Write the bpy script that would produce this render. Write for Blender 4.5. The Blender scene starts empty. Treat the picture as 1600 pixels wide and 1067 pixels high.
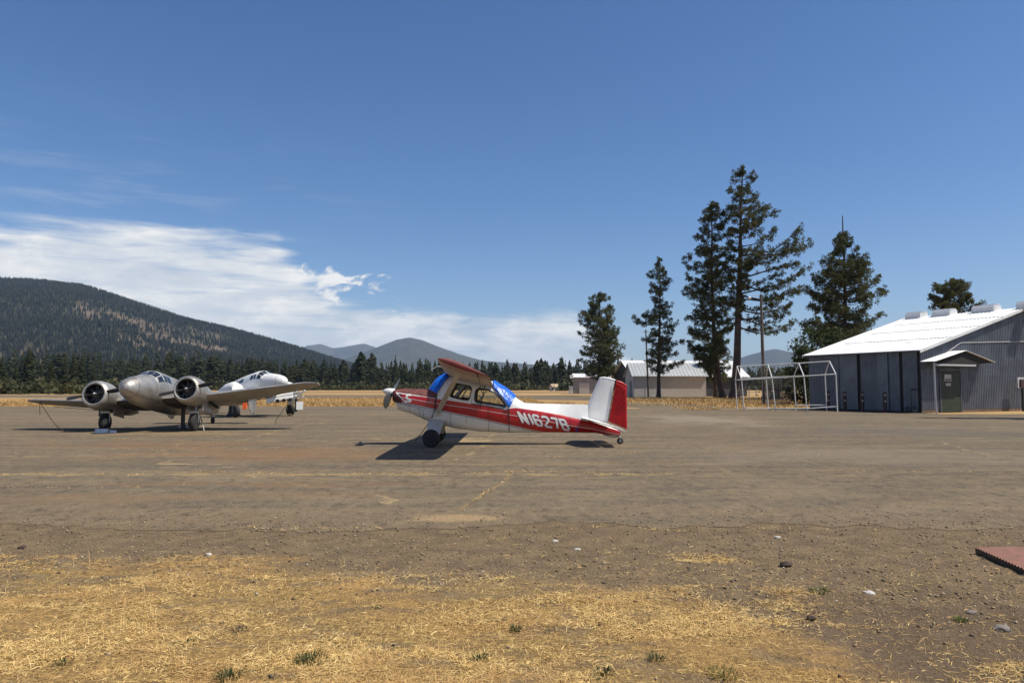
import bpy, bmesh, math, random
import numpy as np
from mathutils import Vector, Matrix, noise
random.seed(7); R = np.random.RandomState(11)
sc = bpy.context.scene
COL = sc.collection
rad = math.radians

# ---------------------------------------------------------------- camera
CH, F, YH = 1.85, 1156.0, 604.0
PITCH = math.atan((YH - 533.5) / F)
cd = bpy.data.cameras.new('camera'); cam = bpy.data.objects.new('camera', cd); COL.objects.link(cam)
cam.location = (0, 0, CH); cam.rotation_euler = (rad(90) + PITCH, 0, 0)
cd.sensor_width = 36; cd.lens = 36 * F / 1600; cd.clip_start = 0.1; cd.clip_end = 60000
sc.camera = cam

# ---------------------------------------------------------------- sun, sky, exposure
SUN_EL, SUN_AZ = rad(57), rad(102)        # azimuth clockwise from +Y
sdir = Vector((math.sin(SUN_AZ) * math.cos(SUN_EL), math.cos(SUN_AZ) * math.cos(SUN_EL), math.sin(SUN_EL)))
sl = bpy.data.lights.new('sun', 'SUN'); sl.energy = 5.0; sl.angle = rad(0.5); sl.color = (1.0, 0.94, 0.83)
so = bpy.data.objects.new('sun', sl); COL.objects.link(so)
so.rotation_euler = (-sdir).to_track_quat('-Z', 'Y').to_euler(); so.location = (0, 0, 60)
sc.view_settings.view_transform = 'Standard'; sc.view_settings.look = 'None'
sc.view_settings.exposure = 0.24; sc.view_settings.gamma = 1

world = bpy.data.worlds.new('World'); sc.world = world; world.use_nodes = True
W = world.node_tree; W.nodes.clear()
class NT:
    def __init__(s, t): s.t = t
    def n(s, typ, **kw):
        nd = s.t.nodes.new(typ)
        for k, v in kw.items():
            if k.startswith('i_'):
                nd.inputs[k[2:].replace('_', ' ')].default_value = v
            else: setattr(nd, k, v)
        return nd
    def l(s, a, b): s.t.links.new(a, b)
    def val(s, sock, v):
        if hasattr(v, 'is_linked') or isinstance(v, bpy.types.NodeSocket): s.l(v, sock)
        else: sock.default_value = v
    def math(s, op, a, b=0.0, c=None, clamp=False):
        nd = s.t.nodes.new('ShaderNodeMath'); nd.operation = op; nd.use_clamp = clamp
        s.val(nd.inputs[0], a); s.val(nd.inputs[1], b)
        if c is not None: s.val(nd.inputs[2], c)
        return nd.outputs[0]
    def mr(s, v, a, b, c=0.0, d=1.0, smooth=True):
        nd = s.t.nodes.new('ShaderNodeMapRange'); nd.interpolation_type = 'SMOOTHSTEP' if smooth else 'LINEAR'
        s.val(nd.inputs[0], v); nd.inputs[1].default_value = a; nd.inputs[2].default_value = b
        nd.inputs[3].default_value = c; nd.inputs[4].default_value = d
        return nd.outputs[0]
    def noise(s, vec, scale, detail=4, rough=.55, dist=0.0):
        nd = s.t.nodes.new('ShaderNodeTexNoise')
        if vec is not None: s.l(vec, nd.inputs['Vector'])
        nd.inputs['Scale'].default_value = scale; nd.inputs['Detail'].default_value = detail
        nd.inputs['Roughness'].default_value = rough; nd.inputs['Distortion'].default_value = dist
        return nd.outputs['Fac']
    def mapping(s, vec, sc_=(1, 1, 1), loc=(0, 0, 0), rot=(0, 0, 0)):
        nd = s.t.nodes.new('ShaderNodeMapping'); s.l(vec, nd.inputs[0])
        nd.inputs['Scale'].default_value = sc_; nd.inputs['Location'].default_value = loc; nd.inputs['Rotation'].default_value = rot
        return nd.outputs[0]
    def mix(s, f, a, b, blend='MIX'):
        nd = s.t.nodes.new('ShaderNodeMix'); nd.data_type = 'RGBA'; nd.blend_type = blend
        s.val(nd.inputs[0], f)
        for sock, v in ((nd.inputs[6], a), (nd.inputs[7], b)):
            if isinstance(v, (tuple, list)): sock.default_value = (v[0], v[1], v[2], 1)
            else: s.l(v, sock)
        return nd.outputs[2]
    def ramp(s, f, stops):
        nd = s.t.nodes.new('ShaderNodeValToRGB'); s.l(f, nd.inputs[0]); e = nd.color_ramp.elements
        e[0].position = stops[0][0]; e[0].color = (*stops[0][1], 1)
        e[1].position = stops[-1][0]; e[1].color = (*stops[-1][1], 1)
        for p, c in stops[1:-1]:
            q = e.new(p); q.color = (*c, 1)
        return nd.outputs[0]

w = NT(W)
sky = w.n('ShaderNodeTexSky', sky_type='NISHITA', sun_disc=False, sun_elevation=SUN_EL, sun_rotation=SUN_AZ,
          altitude=900.0, air_density=1.0, dust_density=1.3, ozone_density=2.6)
geo = w.n('ShaderNodeTexCoord').outputs['Generated']
sep = w.n('ShaderNodeSeparateXYZ'); w.l(geo, sep.inputs[0])
az = w.math('ARCTAN2', sep.outputs[0], sep.outputs[1])            # 0 ahead, + right
el = w.math('ARCSINE', sep.outputs[2])
cv = w.n('ShaderNodeCombineXYZ'); w.l(az, cv.inputs[0]); w.l(el, cv.inputs[1])
big = w.noise(w.mapping(cv.outputs[0], (3.2, 13.0, 1), (1.3, .2, 0), (0, 0, rad(-6))), 1.0, 6, .6, .4)
fine = w.noise(w.mapping(cv.outputs[0], (9, 46, 1), (4.1, 2, 0), (0, 0, rad(9))), 1.0, 7, .62, .9)
streak = w.noise(w.mapping(cv.outputs[0], (5, 60, 1), (0, 7, 0), (0, 0, rad(-7))), 1.0, 5, .6, .3)
# top edge of the cloud (elevation) as a curve over azimuth
apos = w.mr(az, -.75, .25, 0, 1, smooth=False)
def hp(x, y):
    return ((math.atan((x - 800) / F) + .75), math.atan((YH - y) / math.hypot(F, x - 800)) * 4)
def curve_ramp(pts):
    r = w.n('ShaderNodeValToRGB'); w.l(apos, r.inputs[0]); e_ = r.color_ramp.elements
    q = [hp(*p) for p in pts]
    e_[0].position = q[0][0]; e_[0].color = (q[0][1],) * 3 + (1,); e_[1].position = q[-1][0]; e_[1].color = (q[-1][1],) * 3 + (1,)
    for p, v in q[1:-1]: z = e_.new(p); z.color = (v, v, v, 1)
    return w.math('MULTIPLY', r.outputs[0], .25)
topA = curve_ramp([(0, 342), (230, 345), (400, 362), (430, 372), (480, 425), (560, 500), (680, 600), (1000, 620)])        # high bank at the left
topB = curve_ramp([(0, 480), (330, 480), (440, 470), (490, 462), (590, 470), (650, 478), (740, 487), (900, 486), (960, 535), (1040, 590)])   # low bank along the horizon
fm = w.math('SUBTRACT', fine, .5); bm_ = w.math('SUBTRACT', big, .5); sm_ = w.math('SUBTRACT', streak, .5)
dA = w.math('ADD', w.math('SUBTRACT', topA, el), w.math('ADD', w.math('MULTIPLY', fm, .055), w.math('MULTIPLY', sm_, .06)))
dB = w.math('ADD', w.math('SUBTRACT', topB, el), w.math('ADD', w.math('MULTIPLY', fm, .05), w.math('MULTIPLY', bm_, .03)))
puff = w.noise(w.mapping(cv.outputs[0], (13, 30, 1), (2.2, 5.1, 0)), 1.0, 8, .62, .7)
# one brighter puff left of centre
px0, pe0 = math.atan((530 - 800) / F), math.atan((604 - 452) / math.hypot(F, 270))
dx_ = w.math('DIVIDE', w.math('SUBTRACT', az, px0), .062); de_ = w.math('DIVIDE', w.math('SUBTRACT', el, pe0), .024)
rr_ = w.math('SQRT', w.math('ADD', w.math('MULTIPLY', dx_, dx_), w.math('MULTIPLY', de_, de_)))
dP = w.math('ADD', w.math('SUBTRACT', 1.0, rr_), w.math('MULTIPLY', w.math('SUBTRACT', puff, .5), 6.0))
mA = w.math('MULTIPLY', w.mr(dA, -.012, .032), w.mr(w.math('ADD', w.math('MULTIPLY', big, .4), w.math('MULTIPLY', streak, .6)), .36, .50, .6, 1.0))
mB = w.math('MULTIPLY', w.mr(dB, -.004, .018), w.mr(w.math('ADD', w.math('MULTIPLY', puff, .5), w.math('MULTIPLY', streak, .5)), .36, .52, .62, 1.0))
mP = w.mr(dP, .25, .85)
wisp = w.math('MULTIPLY', w.mr(w.math('MULTIPLY', streak, big), .24, .40), w.mr(el, .36, .16, 0, .22))
wisp = w.math('MULTIPLY', wisp, w.mr(az, -.1, -.45, 0, 1))
cl = w.math('MAXIMUM', w.math('MAXIMUM', mA, mB), w.math('MAXIMUM', mP, wisp)); cl = w.math('MULTIPLY', cl, .97, clamp=True)
shade = w.math('ADD', w.math('ADD', w.math('MULTIPLY', fine, .3), w.math('MULTIPLY', puff, .5)), w.math('ADD', w.math('MULTIPLY', streak, .2), w.math('MULTIPLY', mP, .05)))
ccol = w.ramp(shade, [(.36, (5.6, 6.1, 6.8)), (.49, (7.2, 7.4, 7.6)), (.60, (9.2, 9.0, 8.6))])
skc = w.n('ShaderNodeHueSaturation'); skc.inputs['Saturation'].default_value = 1.22; skc.inputs['Value'].default_value = 1.0
w.l(sky.outputs[0], skc.inputs['Color'])
tint = w.mix(1.0, skc.outputs[0], (1.04, 1.0, 1.07), 'MULTIPLY')
mixc = w.mix(cl, tint, ccol)
bg = w.n('ShaderNodeBackground'); bg.inputs[1].default_value = 0.093; w.l(mixc, bg.inputs[0])
wo = w.n('ShaderNodeOutputWorld'); w.l(bg.outputs[0], wo.inputs[0])

# ---------------------------------------------------------------- helpers
def P(x, y, D):
    "world point at distance D (along +Y) behind photo pixel x, y"
    a, b = (x - 800) / F, (533.5 - y) / F
    c, s = math.cos(PITCH), math.sin(PITCH)
    dy, dz = c - b * s, s + b * c
    return Vector((a * D / dy, D, CH + dz * D / dy))
def G(x, y):
    a, b = (x - 800) / F, (533.5 - y) / F
    c, s = math.cos(PITCH), math.sin(PITCH)
    dy, dz = c - b * s, s + b * c
    t = -CH / dz
    return Vector((a * t, dy * t, 0))

def tag(o, label=None, cat=None, group=None, kind=None):
    if label: o['label'] = label
    if cat: o['category'] = cat
    if group: o['group'] = group
    if kind: o['kind'] = kind
    return o
def empty(name, loc, label, cat, group=None):
    o = bpy.data.objects.new(name, None); COL.objects.link(o); o.location = loc
    o.empty_display_size = .2
    return tag(o, label, cat, group)
def base_loc(parent):
    v = Vector((0, 0, 0))
    while parent: v = v + parent.location; parent = parent.parent
    return v
def link_mesh(name, me, mats, parent=None, origin=None, smooth=False):
    for m in (mats if isinstance(mats, (list, tuple)) else [mats]): me.materials.append(m)
    o = bpy.data.objects.new(name, me); COL.objects.link(o)
    off = base_loc(parent) if parent else Vector(origin or (0, 0, 0))
    me.transform(Matrix.Translation(-off))
    if parent: o.parent = parent
    else: o.location = off
    if smooth:
        me.polygons.foreach_set('use_smooth', [True] * len(me.polygons))
    me.update()
    return o
def np_mesh(name, v, f, mats, parent=None, origin=None, smooth=False, sharp=None):
    v = np.asarray(v, dtype=np.float32).reshape(-1, 3); f = np.asarray(f, dtype=np.int32)
    me = bpy.data.meshes.new(name); k = f.shape[1]
    me.vertices.add(len(v)); me.vertices.foreach_set('co', v.ravel())
    me.loops.add(f.size); me.loops.foreach_set('vertex_index', f.ravel())
    me.polygons.add(len(f)); me.polygons.foreach_set('loop_start', np.arange(0, f.size, k, dtype=np.int32))
    me.polygons.foreach_set('loop_total', np.full(len(f), k, dtype=np.int32))
    me.update(calc_edges=True); me.validate()
    return link_mesh(name, me, mats, parent, origin, smooth)

class MB:
    def __init__(s): s.v = []; s.f = []; s.m = []
    def add(s, vs, fs, m=0, T=None):
        b = len(s.v)
        for p in vs:
            p = Vector(p); s.v.append(T @ p if T is not None else p)
        for f in fs: s.f.append([b + i for i in f]); s.m.append(m)
        return s
    def box(s, c, size, m=0, rz=0, T=None):
        x, y, z = [q / 2 for q in size]; M = Matrix.Translation(Vector(c)) @ Matrix.Rotation(rz, 4, 'Z')
        vs = [M @ Vector((a * x, b * y, e * z)) for a in (-1, 1) for b in (-1, 1) for e in (-1, 1)]
        return s.add(vs, [(0, 1, 3, 2), (4, 6, 7, 5), (0, 4, 5, 1), (2, 3, 7, 6), (0, 2, 6, 4), (1, 5, 7, 3)], m, T)
    def tube(s, pts, r, n=8, m=0, T=None, cap=True):
        pts = [Vector(p) for p in pts]; rs = r if isinstance(r, (list, tuple)) else [r] * len(pts)
        rings = []; 
        for i, p in enumerate(pts):
            d = (pts[min(i + 1, len(pts) - 1)] - pts[max(i - 1, 0)]).normalized()
            up = Vector((0, 0, 1)) if abs(d.z) < .9 else Vector((1, 0, 0))
            a = d.cross(up).normalized(); b = d.cross(a).normalized()
            rings.append([p + (a * math.cos(2 * math.pi * k / n) + b * math.sin(2 * math.pi * k / n)) * rs[i] for k in range(n)])
        return s.loft(rings, m, True, cap, T)
    def loft(s, rings, m=0, closed=True, cap=True, T=None, mrow=None):
        n = len(rings[0]); vs = [p for r in rings for p in r]; fs = []; ms = []
        kk = n if closed else n - 1
        for i in range(len(rings) - 1):
            for k in range(kk):
                fs.append((i * n + k, i * n + (k + 1) % n, (i + 1) * n + (k + 1) % n, (i + 1) * n + k))
                ms.append(m if mrow is None else mrow(i, k))
        if cap and closed:
            fs.append(tuple(reversed(range(n)))); fs.append(tuple(range((len(rings) - 1) * n, len(rings) * n)))
            ms += [ms[0] if mrow else m, ms[-1] if mrow else m]
        b = len(s.v)
        for p in vs:
            p = Vector(p); s.v.append(T @ p if T is not None else p)
        for f, mm in zip(fs, ms): s.f.append([b + i for i in f]); s.m.append(mm)
        return s
    def prism(s, poly, d, m=0, T=None):
        "poly: list of 3D points, extruded by vector d"
        d = Vector(d); n = len(poly); vs = [Vector(p) for p in poly] + [Vector(p) + d for p in poly]
        fs = [tuple(range(n)), tuple(reversed(range(n, 2 * n)))] + [(i, (i + 1) % n, n + (i + 1) % n, n + i) for i in range(n)]
        return s.add(vs, fs, m, T)
    def lathe(s, c, axis, prof, n=24, m=0, T=None, mrow=None):
        axis = Vector(axis).normalized(); up = Vector((0, 0, 1)) if abs(axis.z) < .9 else Vector((1, 0, 0))
        a = axis.cross(up).normalized(); b = axis.cross(a).normalized(); c = Vector(c)
        rings = [[c + axis * h + (a * math.cos(2 * math.pi * k / n) + b * math.sin(2 * math.pi * k / n)) * r for k in range(n)] for h, r in prof]
        return s.loft(rings, m, True, True, T, mrow)
    def build(s, name, mats, parent=None, origin=None, smooth=None, bevel=0.0, weld=True):
        me = bpy.data.meshes.new(name); me.from_pydata([tuple(p) for p in s.v], [], s.f)
        me.polygons.foreach_set('material_index', s.m)
        bm = bmesh.new(); bm.from_mesh(me)
        if weld: bmesh.ops.remove_doubles(bm, verts=bm.verts, dist=1e-5)
        bmesh.ops.recalc_face_normals(bm, faces=bm.faces)
        if bevel:
            es = [e for e in bm.edges if len(e.link_faces) == 2 and e.calc_face_angle(0) > rad(40)]
            bmesh.ops.bevel(bm, geom=es, offset=bevel, segments=2, affect='EDGES', profile=.6)
        if smooth is not None:
            for f in bm.faces: f.smooth = True
            for e in bm.edges:
                if len(e.link_faces) == 2 and e.calc_face_angle(0) > rad(smooth): e.smooth = False
        bm.to_mesh(me); bm.free()
        return link_mesh(name, me, mats, parent, origin)

def copy_tree(o, parent=None):
    c = o.copy(); COL.objects.link(c); c.parent = parent
    for ch in list(o.children): copy_tree(ch, c)
    return c

# ---------------------------------------------------------------- materials
def mat(name, color, rough=.6, metal=0.0, spec=.5, coat=0.0, build=None, bump=None):
    m = bpy.data.materials.new(name); m.use_nodes = True; t = NT(m.node_tree)
    b = m.node_tree.nodes['Principled BSDF']
    b.inputs['Base Color'].default_value = (*color, 1); b.inputs['Roughness'].default_value = rough
    b.inputs['Metallic'].default_value = metal; b.inputs['Specular IOR Level'].default_value = spec
    b.inputs['Coat Weight'].default_value = coat
    if build: build(t, b)
    return m
def oc(t): return t.n('ShaderNodeTexCoord').outputs['Object']
def weather(color, amt=.25, scale=2.0, dirt=(.12, .09, .06), dscale=7.0, damt=.3, rough=.5, metal=0.0, spec=.5, coat=0, bump=0.0, bscale=30, name='paint', streak=None):
    def f(t, b):
        v = oc(t)
        n1 = t.noise(v, scale, 5, .6, .3)
        dk = tuple(c * (1 - amt) for c in color); br = tuple(min(1, c * (1 + amt * .5)) for c in color)
        c = t.mix(t.mr(n1, .3, .7), dk, br)
        vv = t.mapping(v, streak) if streak else v
        n2 = t.noise(vv, dscale, 6, .65, .2)
        c = t.mix(t.math('MULTIPLY', t.mr(n2, .5, .75), damt), c, dirt)
        t.l(c, b.inputs['Base Color'])
        t.l(t.mr(n2, .3, .8, max(.05, rough - .08), min(1, rough + .2)), b.inputs['Roughness'])
        if bump:
            bp = t.n('ShaderNodeBump'); bp.inputs['Strength'].default_value = bump; bp.inputs['Distance'].default_value = .02
            t.l(t.noise(v, bscale, 5, .6), bp.inputs['Height']); t.l(bp.outputs[0], b.inputs['Normal'])
    return mat(name, color, rough, metal, spec, coat, f)

M = {}
M['red'] = weather((.46, .010, .012), .22, 1.5, (.12, .03, .02), 6, .3, .32, coat=.25, name='red paint')
M['rudred'] = weather((.52, .014, .018), .18, 2, (.16, .05, .04), 6, .3, .42, name='rudder red paint')
M['oldred'] = weather((.15, .04, .028), .25, 3, (.20, .10, .07), 5, .5, .6, name='faded red paint')
M['maroon'] = weather((.10, .012, .012), .3, 3, (.09, .04, .03), 6, .4, .45, name='maroon paint')
M['white'] = weather((.74, .735, .71), .07, 1.6, (.42, .38, .31), 5, .30, .4, coat=.1, name='white paint', streak=(1, 1, .35))
M['cream'] = weather((.56, .52, .46), .12, 2, (.30, .25, .2), 5, .4, .5, name='dusty white paint')
M['stripe'] = mat('stripe white', (.72, .70, .66), .45)
M['black'] = mat('black trim', (.012, .012, .013), .5)
M['rubber'] = weather((.022, .021, .02), .3, 5, (.10, .085, .07), 9, .35, .85, name='tyre rubber')
M['dark'] = mat('dark interior', (.016, .015, .014), .8)
M['inside'] = weather((.22, .2, .17), .2, 4, name='cabin lining', rough=.8)
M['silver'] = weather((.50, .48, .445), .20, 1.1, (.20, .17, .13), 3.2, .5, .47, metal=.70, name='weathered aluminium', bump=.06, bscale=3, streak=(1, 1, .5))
_sm = M['silver'].node_tree; _t = NT(_sm); _b = _sm.nodes['Principled BSDF']; _src = _b.inputs['Base Color'].links[0].from_socket
_v = oc(_t); _s = _t.n('ShaderNodeSeparateXYZ'); _t.l(_v, _s.inputs[0]); _c = _t.n('ShaderNodeCombineXYZ')
_t.l(_s.outputs[1], _c.inputs[0]); _t.l(_t.math('ADD', _s.outputs[0], _t.math('MULTIPLY', _s.outputs[2], .9)), _c.inputs[1])
_br = _t.n('ShaderNodeTexBrick'); _t.l(_c.outputs[0], _br.inputs['Vector']); _br.inputs['Scale'].default_value = 1.0; _br.inputs['Brick Width'].default_value = .95; _br.inputs['Row Height'].default_value = .42
_br.inputs['Mortar Size'].default_value = .007; _br.inputs['Color1'].default_value = (1, 1, 1, 1); _br.inputs['Color2'].default_value = (.80, .79, .77, 1); _br.inputs['Mortar'].default_value = (.42, .40, .38, 1)
_t.l(_t.mix(1.0, _src, _br.outputs['Color'], 'MULTIPLY'), _b.inputs['Base Color'])
M['silverdull'] = weather((.40, .385, .35), .2, 1.8, (.17, .14, .10), 4, .5, .55, metal=.35, name='dull aluminium')
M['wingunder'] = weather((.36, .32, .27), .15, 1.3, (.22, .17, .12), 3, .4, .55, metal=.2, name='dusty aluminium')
M['steel'] = weather((.32, .32, .31), .2, 8, rough=.4, metal=.8, name='bare steel')
M['blade'] = weather((.018, .018, .019), .3, 6, (.05, .045, .04), 6, .3, .8, name='propeller black')
M['orange'] = mat('orange', (.75, .10, .015), .6)
M['bluedecal'] = mat('blue decal', (.02, .09, .4), .5)
M['rope'] = weather((.06, .045, .03), .3, 9, name='rope', rough=.9)
def tarpf(t, b):
    v = oc(t); n = t.noise(v, 9, 6, .65, 1.2)
    c = t.mix(t.mr(n, .35, .7), (.004, .075, .42), (.012, .17, .72)); t.l(c, b.inputs['Base Color'])
    wv = t.noise(t.mapping(v, (14, 5, 3), (0, 0, 0), (.4, .7, .2)), 1, 3, .5, 1.4)
    bp = t.n('ShaderNodeBump'); bp.inputs['Strength'].default_value = .35; bp.inputs['Distance'].default_value = .03
    t.l(wv, bp.inputs['Height']); t.l(bp.outputs[0], b.inputs['Normal'])
M['tarp'] = mat('blue tarp', (.01, .1, .5), .38, build=tarpf)
def glassf(t, b):
    m = t.t; out = m.nodes['Material Output']
    tr = t.n('ShaderNodeBsdfTransparent'); tr.inputs[0].default_value = (.80, .82, .80, 1)
    gl = t.n('ShaderNodeBsdfGlossy'); gl.inputs['Roughness'].default_value = .06
    fr = t.n('ShaderNodeFresnel'); fr.inputs[0].default_value = 1.45
    mx = t.n('ShaderNodeMixShader'); t.l(fr.outputs[0], mx.inputs[0]); t.l(tr.outputs[0], mx.inputs[1]); t.l(gl.outputs[0], mx.inputs[2])
    t.l(mx.outputs[0], out.inputs[0])
M['glass'] = mat('window glass', (.5, .5, .5), .1, build=glassf)
M['darkglass'] = mat('dark cockpit glass', (.018, .022, .026), .09, spec=.8)
M['bark'] = weather((.075, .048, .033), .45, 1.2, (.02, .015, .012), 3, .7, .9, name='pine bark', bump=.6, bscale=6, streak=(3, 3, .6))
M['twig'] = weather((.05, .036, .027), .3, 3, name='twig bark', rough=.9)

def leafmat(name, a, b_, c_, scale=.5):
    def f(t, b):
        v = oc(t); n = t.noise(v, scale, 4, .6)
        r = t.n('ShaderNodeNewGeometry').outputs['Random Per Island']
        c = t.mix(t.mr(n, .35, .65), a, b_); c = t.mix(t.math('MULTIPLY', t.mr(r, .55, 1.0), .7), c, c_)
        t.l(c, b.inputs['Base Color'])
        out = t.t.nodes['Material Output']
        tl = t.n('ShaderNodeBsdfTranslucent'); t.l(c, tl.inputs[0])
        mx = t.n('ShaderNodeMixShader'); mx.inputs[0].default_value = .28
        t.l(b.outputs[0], mx.inputs[1]); t.l(tl.outputs[0], mx.inputs[2]); t.l(mx.outputs[0], out.inputs[0])
    return mat(name, a, .75, spec=.2, build=f)
M['needle'] = leafmat('pine needles', (.050, .062, .024), (.095, .100, .036), (.18, .16, .062), .35)
M['needle_far'] = leafmat('fir foliage', (.030, .042, .020), (.056, .062, .027), (.090, .088, .038), .04)
M['needle_hill'] = leafmat('hill fir foliage', (.034, .036, .017), (.054, .050, .024), (.085, .068, .034), .004)
M['leaf'] = leafmat('broad leaves', (.034, .050, .018), (.058, .076, .024), (.09, .105, .035), .6)
M['bush'] = leafmat('brush leaves', (.045, .055, .022), (.075, .075, .032), (.12, .10, .045), .12)

# ground
def apronf(t, b):
    v = oc(t); s = t.n('ShaderNodeSeparateXYZ'); t.l(v, s.inputs[0]); X, Y = s.outputs[0], s.outputs[1]
    big = t.noise(t.mapping(v, (.05, .13, 1)), 1, 5, .6, .4)
    med = t.noise(t.mapping(v, (.5, 1.1, 1)), 1, 6, .65, .3)
    fin = t.noise(v, 38, 4, .7); agg = t.noise(v, 140, 2, .6)
    c = t.mix(t.mr(big, .35, .65), (.100, .076, .044), (.150, .115, .067))
    c = t.mix(t.math('MULTIPLY', t.mr(med, .42, .66), .55), c, (.215, .155, .088))
    c = t.mix(t.math('MULTIPLY', t.mr(med, .5, .3), .55), c, (.078, .060, .042))
    # wheel-rubbed darker lanes running left to right
    lane = t.noise(t.mapping(v, (.035, .9, 1)), 1, 4, .6, .3)
    c = t.mix(t.math('MULTIPLY', t.mr(lane, .50, .64), .6), c, (.075, .062, .048))
    # rust-brown silt
    silt = t.noise(t.mapping(v, (.12, .5, 1), (3, 9, 0)), 1, 6, .65, .8)
    c = t.mix(t.math('MULTIPLY', t.mr(silt, .52, .68), .65), c, (.20, .122, .060))
    # silt near front edge
    edge = t.mr(t.math('ADD', Y, t.math('MULTIPLY', t.math('SUBTRACT', t.noise(t.mapping(v, (.3, .8, 1)), 1, 7, .7, .6), .5), 9.0)), 12.6, 10.2)
    c = t.mix(t.math('MULTIPLY', edge, .8), c, (.160, .112, .062))
    c = t.mix(t.math('MULTIPLY', t.mr(fin, .5, .66), .6), c, (.28, .225, .15))
    c = t.mix(t.math('MULTIPLY', t.mr(fin, .48, .32), .7), c, (.045, .035, .026))
    mid = t.noise(t.mapping(v, (5, 3, 1), (7, 1, 0)), 1, 6, .75)
    c = t.mix(t.math('MULTIPLY', t.mr(mid, .52, .66), .5), c, (.26, .195, .115)); c = t.mix(t.math('MULTIPLY', t.mr(mid, .47, .36), .7), c, (.05, .038, .026))
    c = t.mix(t.math('MULTIPLY', t.mr(agg, .55, .75), .35), c, (.30, .27, .22))
    # cracks with dead weeds in them
    wob = t.math('MULTIPLY', t.math('SUBTRACT', t.noise(v, .35, 6, .65), .5), 2.2)
    vo = t.n('ShaderNodeTexVoronoi', feature='DISTANCE_TO_EDGE'); vo.inputs['Scale'].default_value = .06
    cc = t.n('ShaderNodeCombineXYZ'); t.l(t.math('ADD', X, wob), cc.inputs[0]); t.l(t.math('ADD', t.math('MULTIPLY', Y, 1.5), wob), cc.inputs[1])
    t.l(cc.outputs[0], vo.inputs['Vector'])
    wid = t.mr(t.noise(v, .8, 3, .6), .45, .8, .0, .007)
    crk = t.math('LESS_THAN', vo.outputs['Distance'], wid)
    c = t.mix(t.math('MULTIPLY', crk, t.mr(fin, .3, .55, .2, .85)), c, (.33, .24, .12))
    def line(yc, amp, wd, x0, x1, strength, seed, sl_=0.0):
        nn = t.math('MULTIPLY', t.math('SUBTRACT', t.noise(t.mapping(v, (.6, .02, 1), (seed, 0, 0)), 1, 6, .7), .5), amp)
        dd = t.math('ABSOLUTE', t.math('SUBTRACT', t.math('ADD', t.math('ADD', Y, t.math('MULTIPLY', X, sl_)), nn), yc))
        w_ = t.mr(t.noise(t.mapping(v, (1.7, .1, 1), (seed, 0, 0)), 1, 4, .7), .38, .7, 0.0, wd, )
        mk = t.math('LESS_THAN', dd, w_)
        mk = t.math('MULTIPLY', mk, t.math('MULTIPLY', t.mr(X, x0, x0 + .6), t.mr(X, x1, x1 - .6)))
        return t.math('MULTIPLY', mk, strength)
    for a in ((15.7, .7, .26, -14, 3.9, .9, 1.0), (15.4, .6, .10, 3, 12, .5, 5.0), (19.8, 1.4, .30, -18, -1.5, .6, 9.0), (22.6, 1.8, .30, -20, -4.5, .6, 11.0), (27.5, 2.0, .42, -11, 5, .6, 13.0, -.25), (13.3, .5, .05, -2, 9, .5, 17.), (13.9, .7, .12, -9, -1, .4, 19., .3), (36, 2.2, .5, -30, -6, .6, 21., .15), (48, 2.5, .7, -14, 10, .6, 25., .1), (12.3, .9, .035, -4, 8, .5, 29., .4)):
        c = t.mix(t.math('MULTIPLY', line(*a), t.mr(fin, .3, .6, .3, 1)), c, (.29, .20, .095))
    # patches of blown sand, silt and loose gravel
    pn = t.noise(t.mapping(v, (.45, .8, 1), (5, 2, 0)), 1, 7, .7, .5)
    for (cx, cy, rx, ry, col, st_) in ((-.75, 10.55, 1.0, .35, (.34, .235, .12), .85), (-6.5, 20.5, 5.5, 2.6, (.20, .115, .055), .75), (-11, 23.5, 5, 2.2, (.19, .11, .055), .6), (-2.3, 25.5, 1.8, 1.6, (.36, .26, .13), .7),
                                       (10.5, 42, 3.4, 9, (.25, .21, .15), .7), (-4.8, 14.2, 4, .5, (.17, .10, .05), .6), (9.5, 20, 6, 3, (.19, .155, .11), .5), (-8, 12.4, 4.5, .8, (.19, .12, .065), .6), (16, 30, 6, 5, (.10, .085, .07), .5), (0.5, 17.8, 3.5, .5, (.27, .19, .10), .5), (-13, 29.2, 5, .8, (.27, .17, .08), .6)):
        ex = t.math('DIVIDE', t.math('SUBTRACT', X, cx), rx); ey = t.math('DIVIDE', t.math('SUBTRACT', Y, cy), ry)
        rr = t.math('SQRT', t.math('ADD', t.math('MULTIPLY', ex, ex), t.math('MULTIPLY', ey, ey)))
        mk = t.mr(t.math('ADD', t.math('SUBTRACT', 1.0, rr), t.math('MULTIPLY', t.math('SUBTRACT', pn, .5), 3.6)), .0, .7)
        c = t.mix(t.math('MULTIPLY', t.math('MULTIPLY', mk, st_), t.mr(fin, .3, .55, .45, 1)), c, col)
    t.l(c, b.inputs['Base Color'])
    bp = t.n('ShaderNodeBump'); bp.inputs['Strength'].default_value = .55; bp.inputs['Distance'].default_value = .012
    t.l(t.math('ADD', fin, t.math('MULTIPLY', agg, .5)), bp.inputs['Height']); t.l(bp.outputs[0], b.inputs['Normal'])
M['apron'] = mat('old asphalt', (.15, .13, .1), .92, spec=.25, build=apronf)

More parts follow.
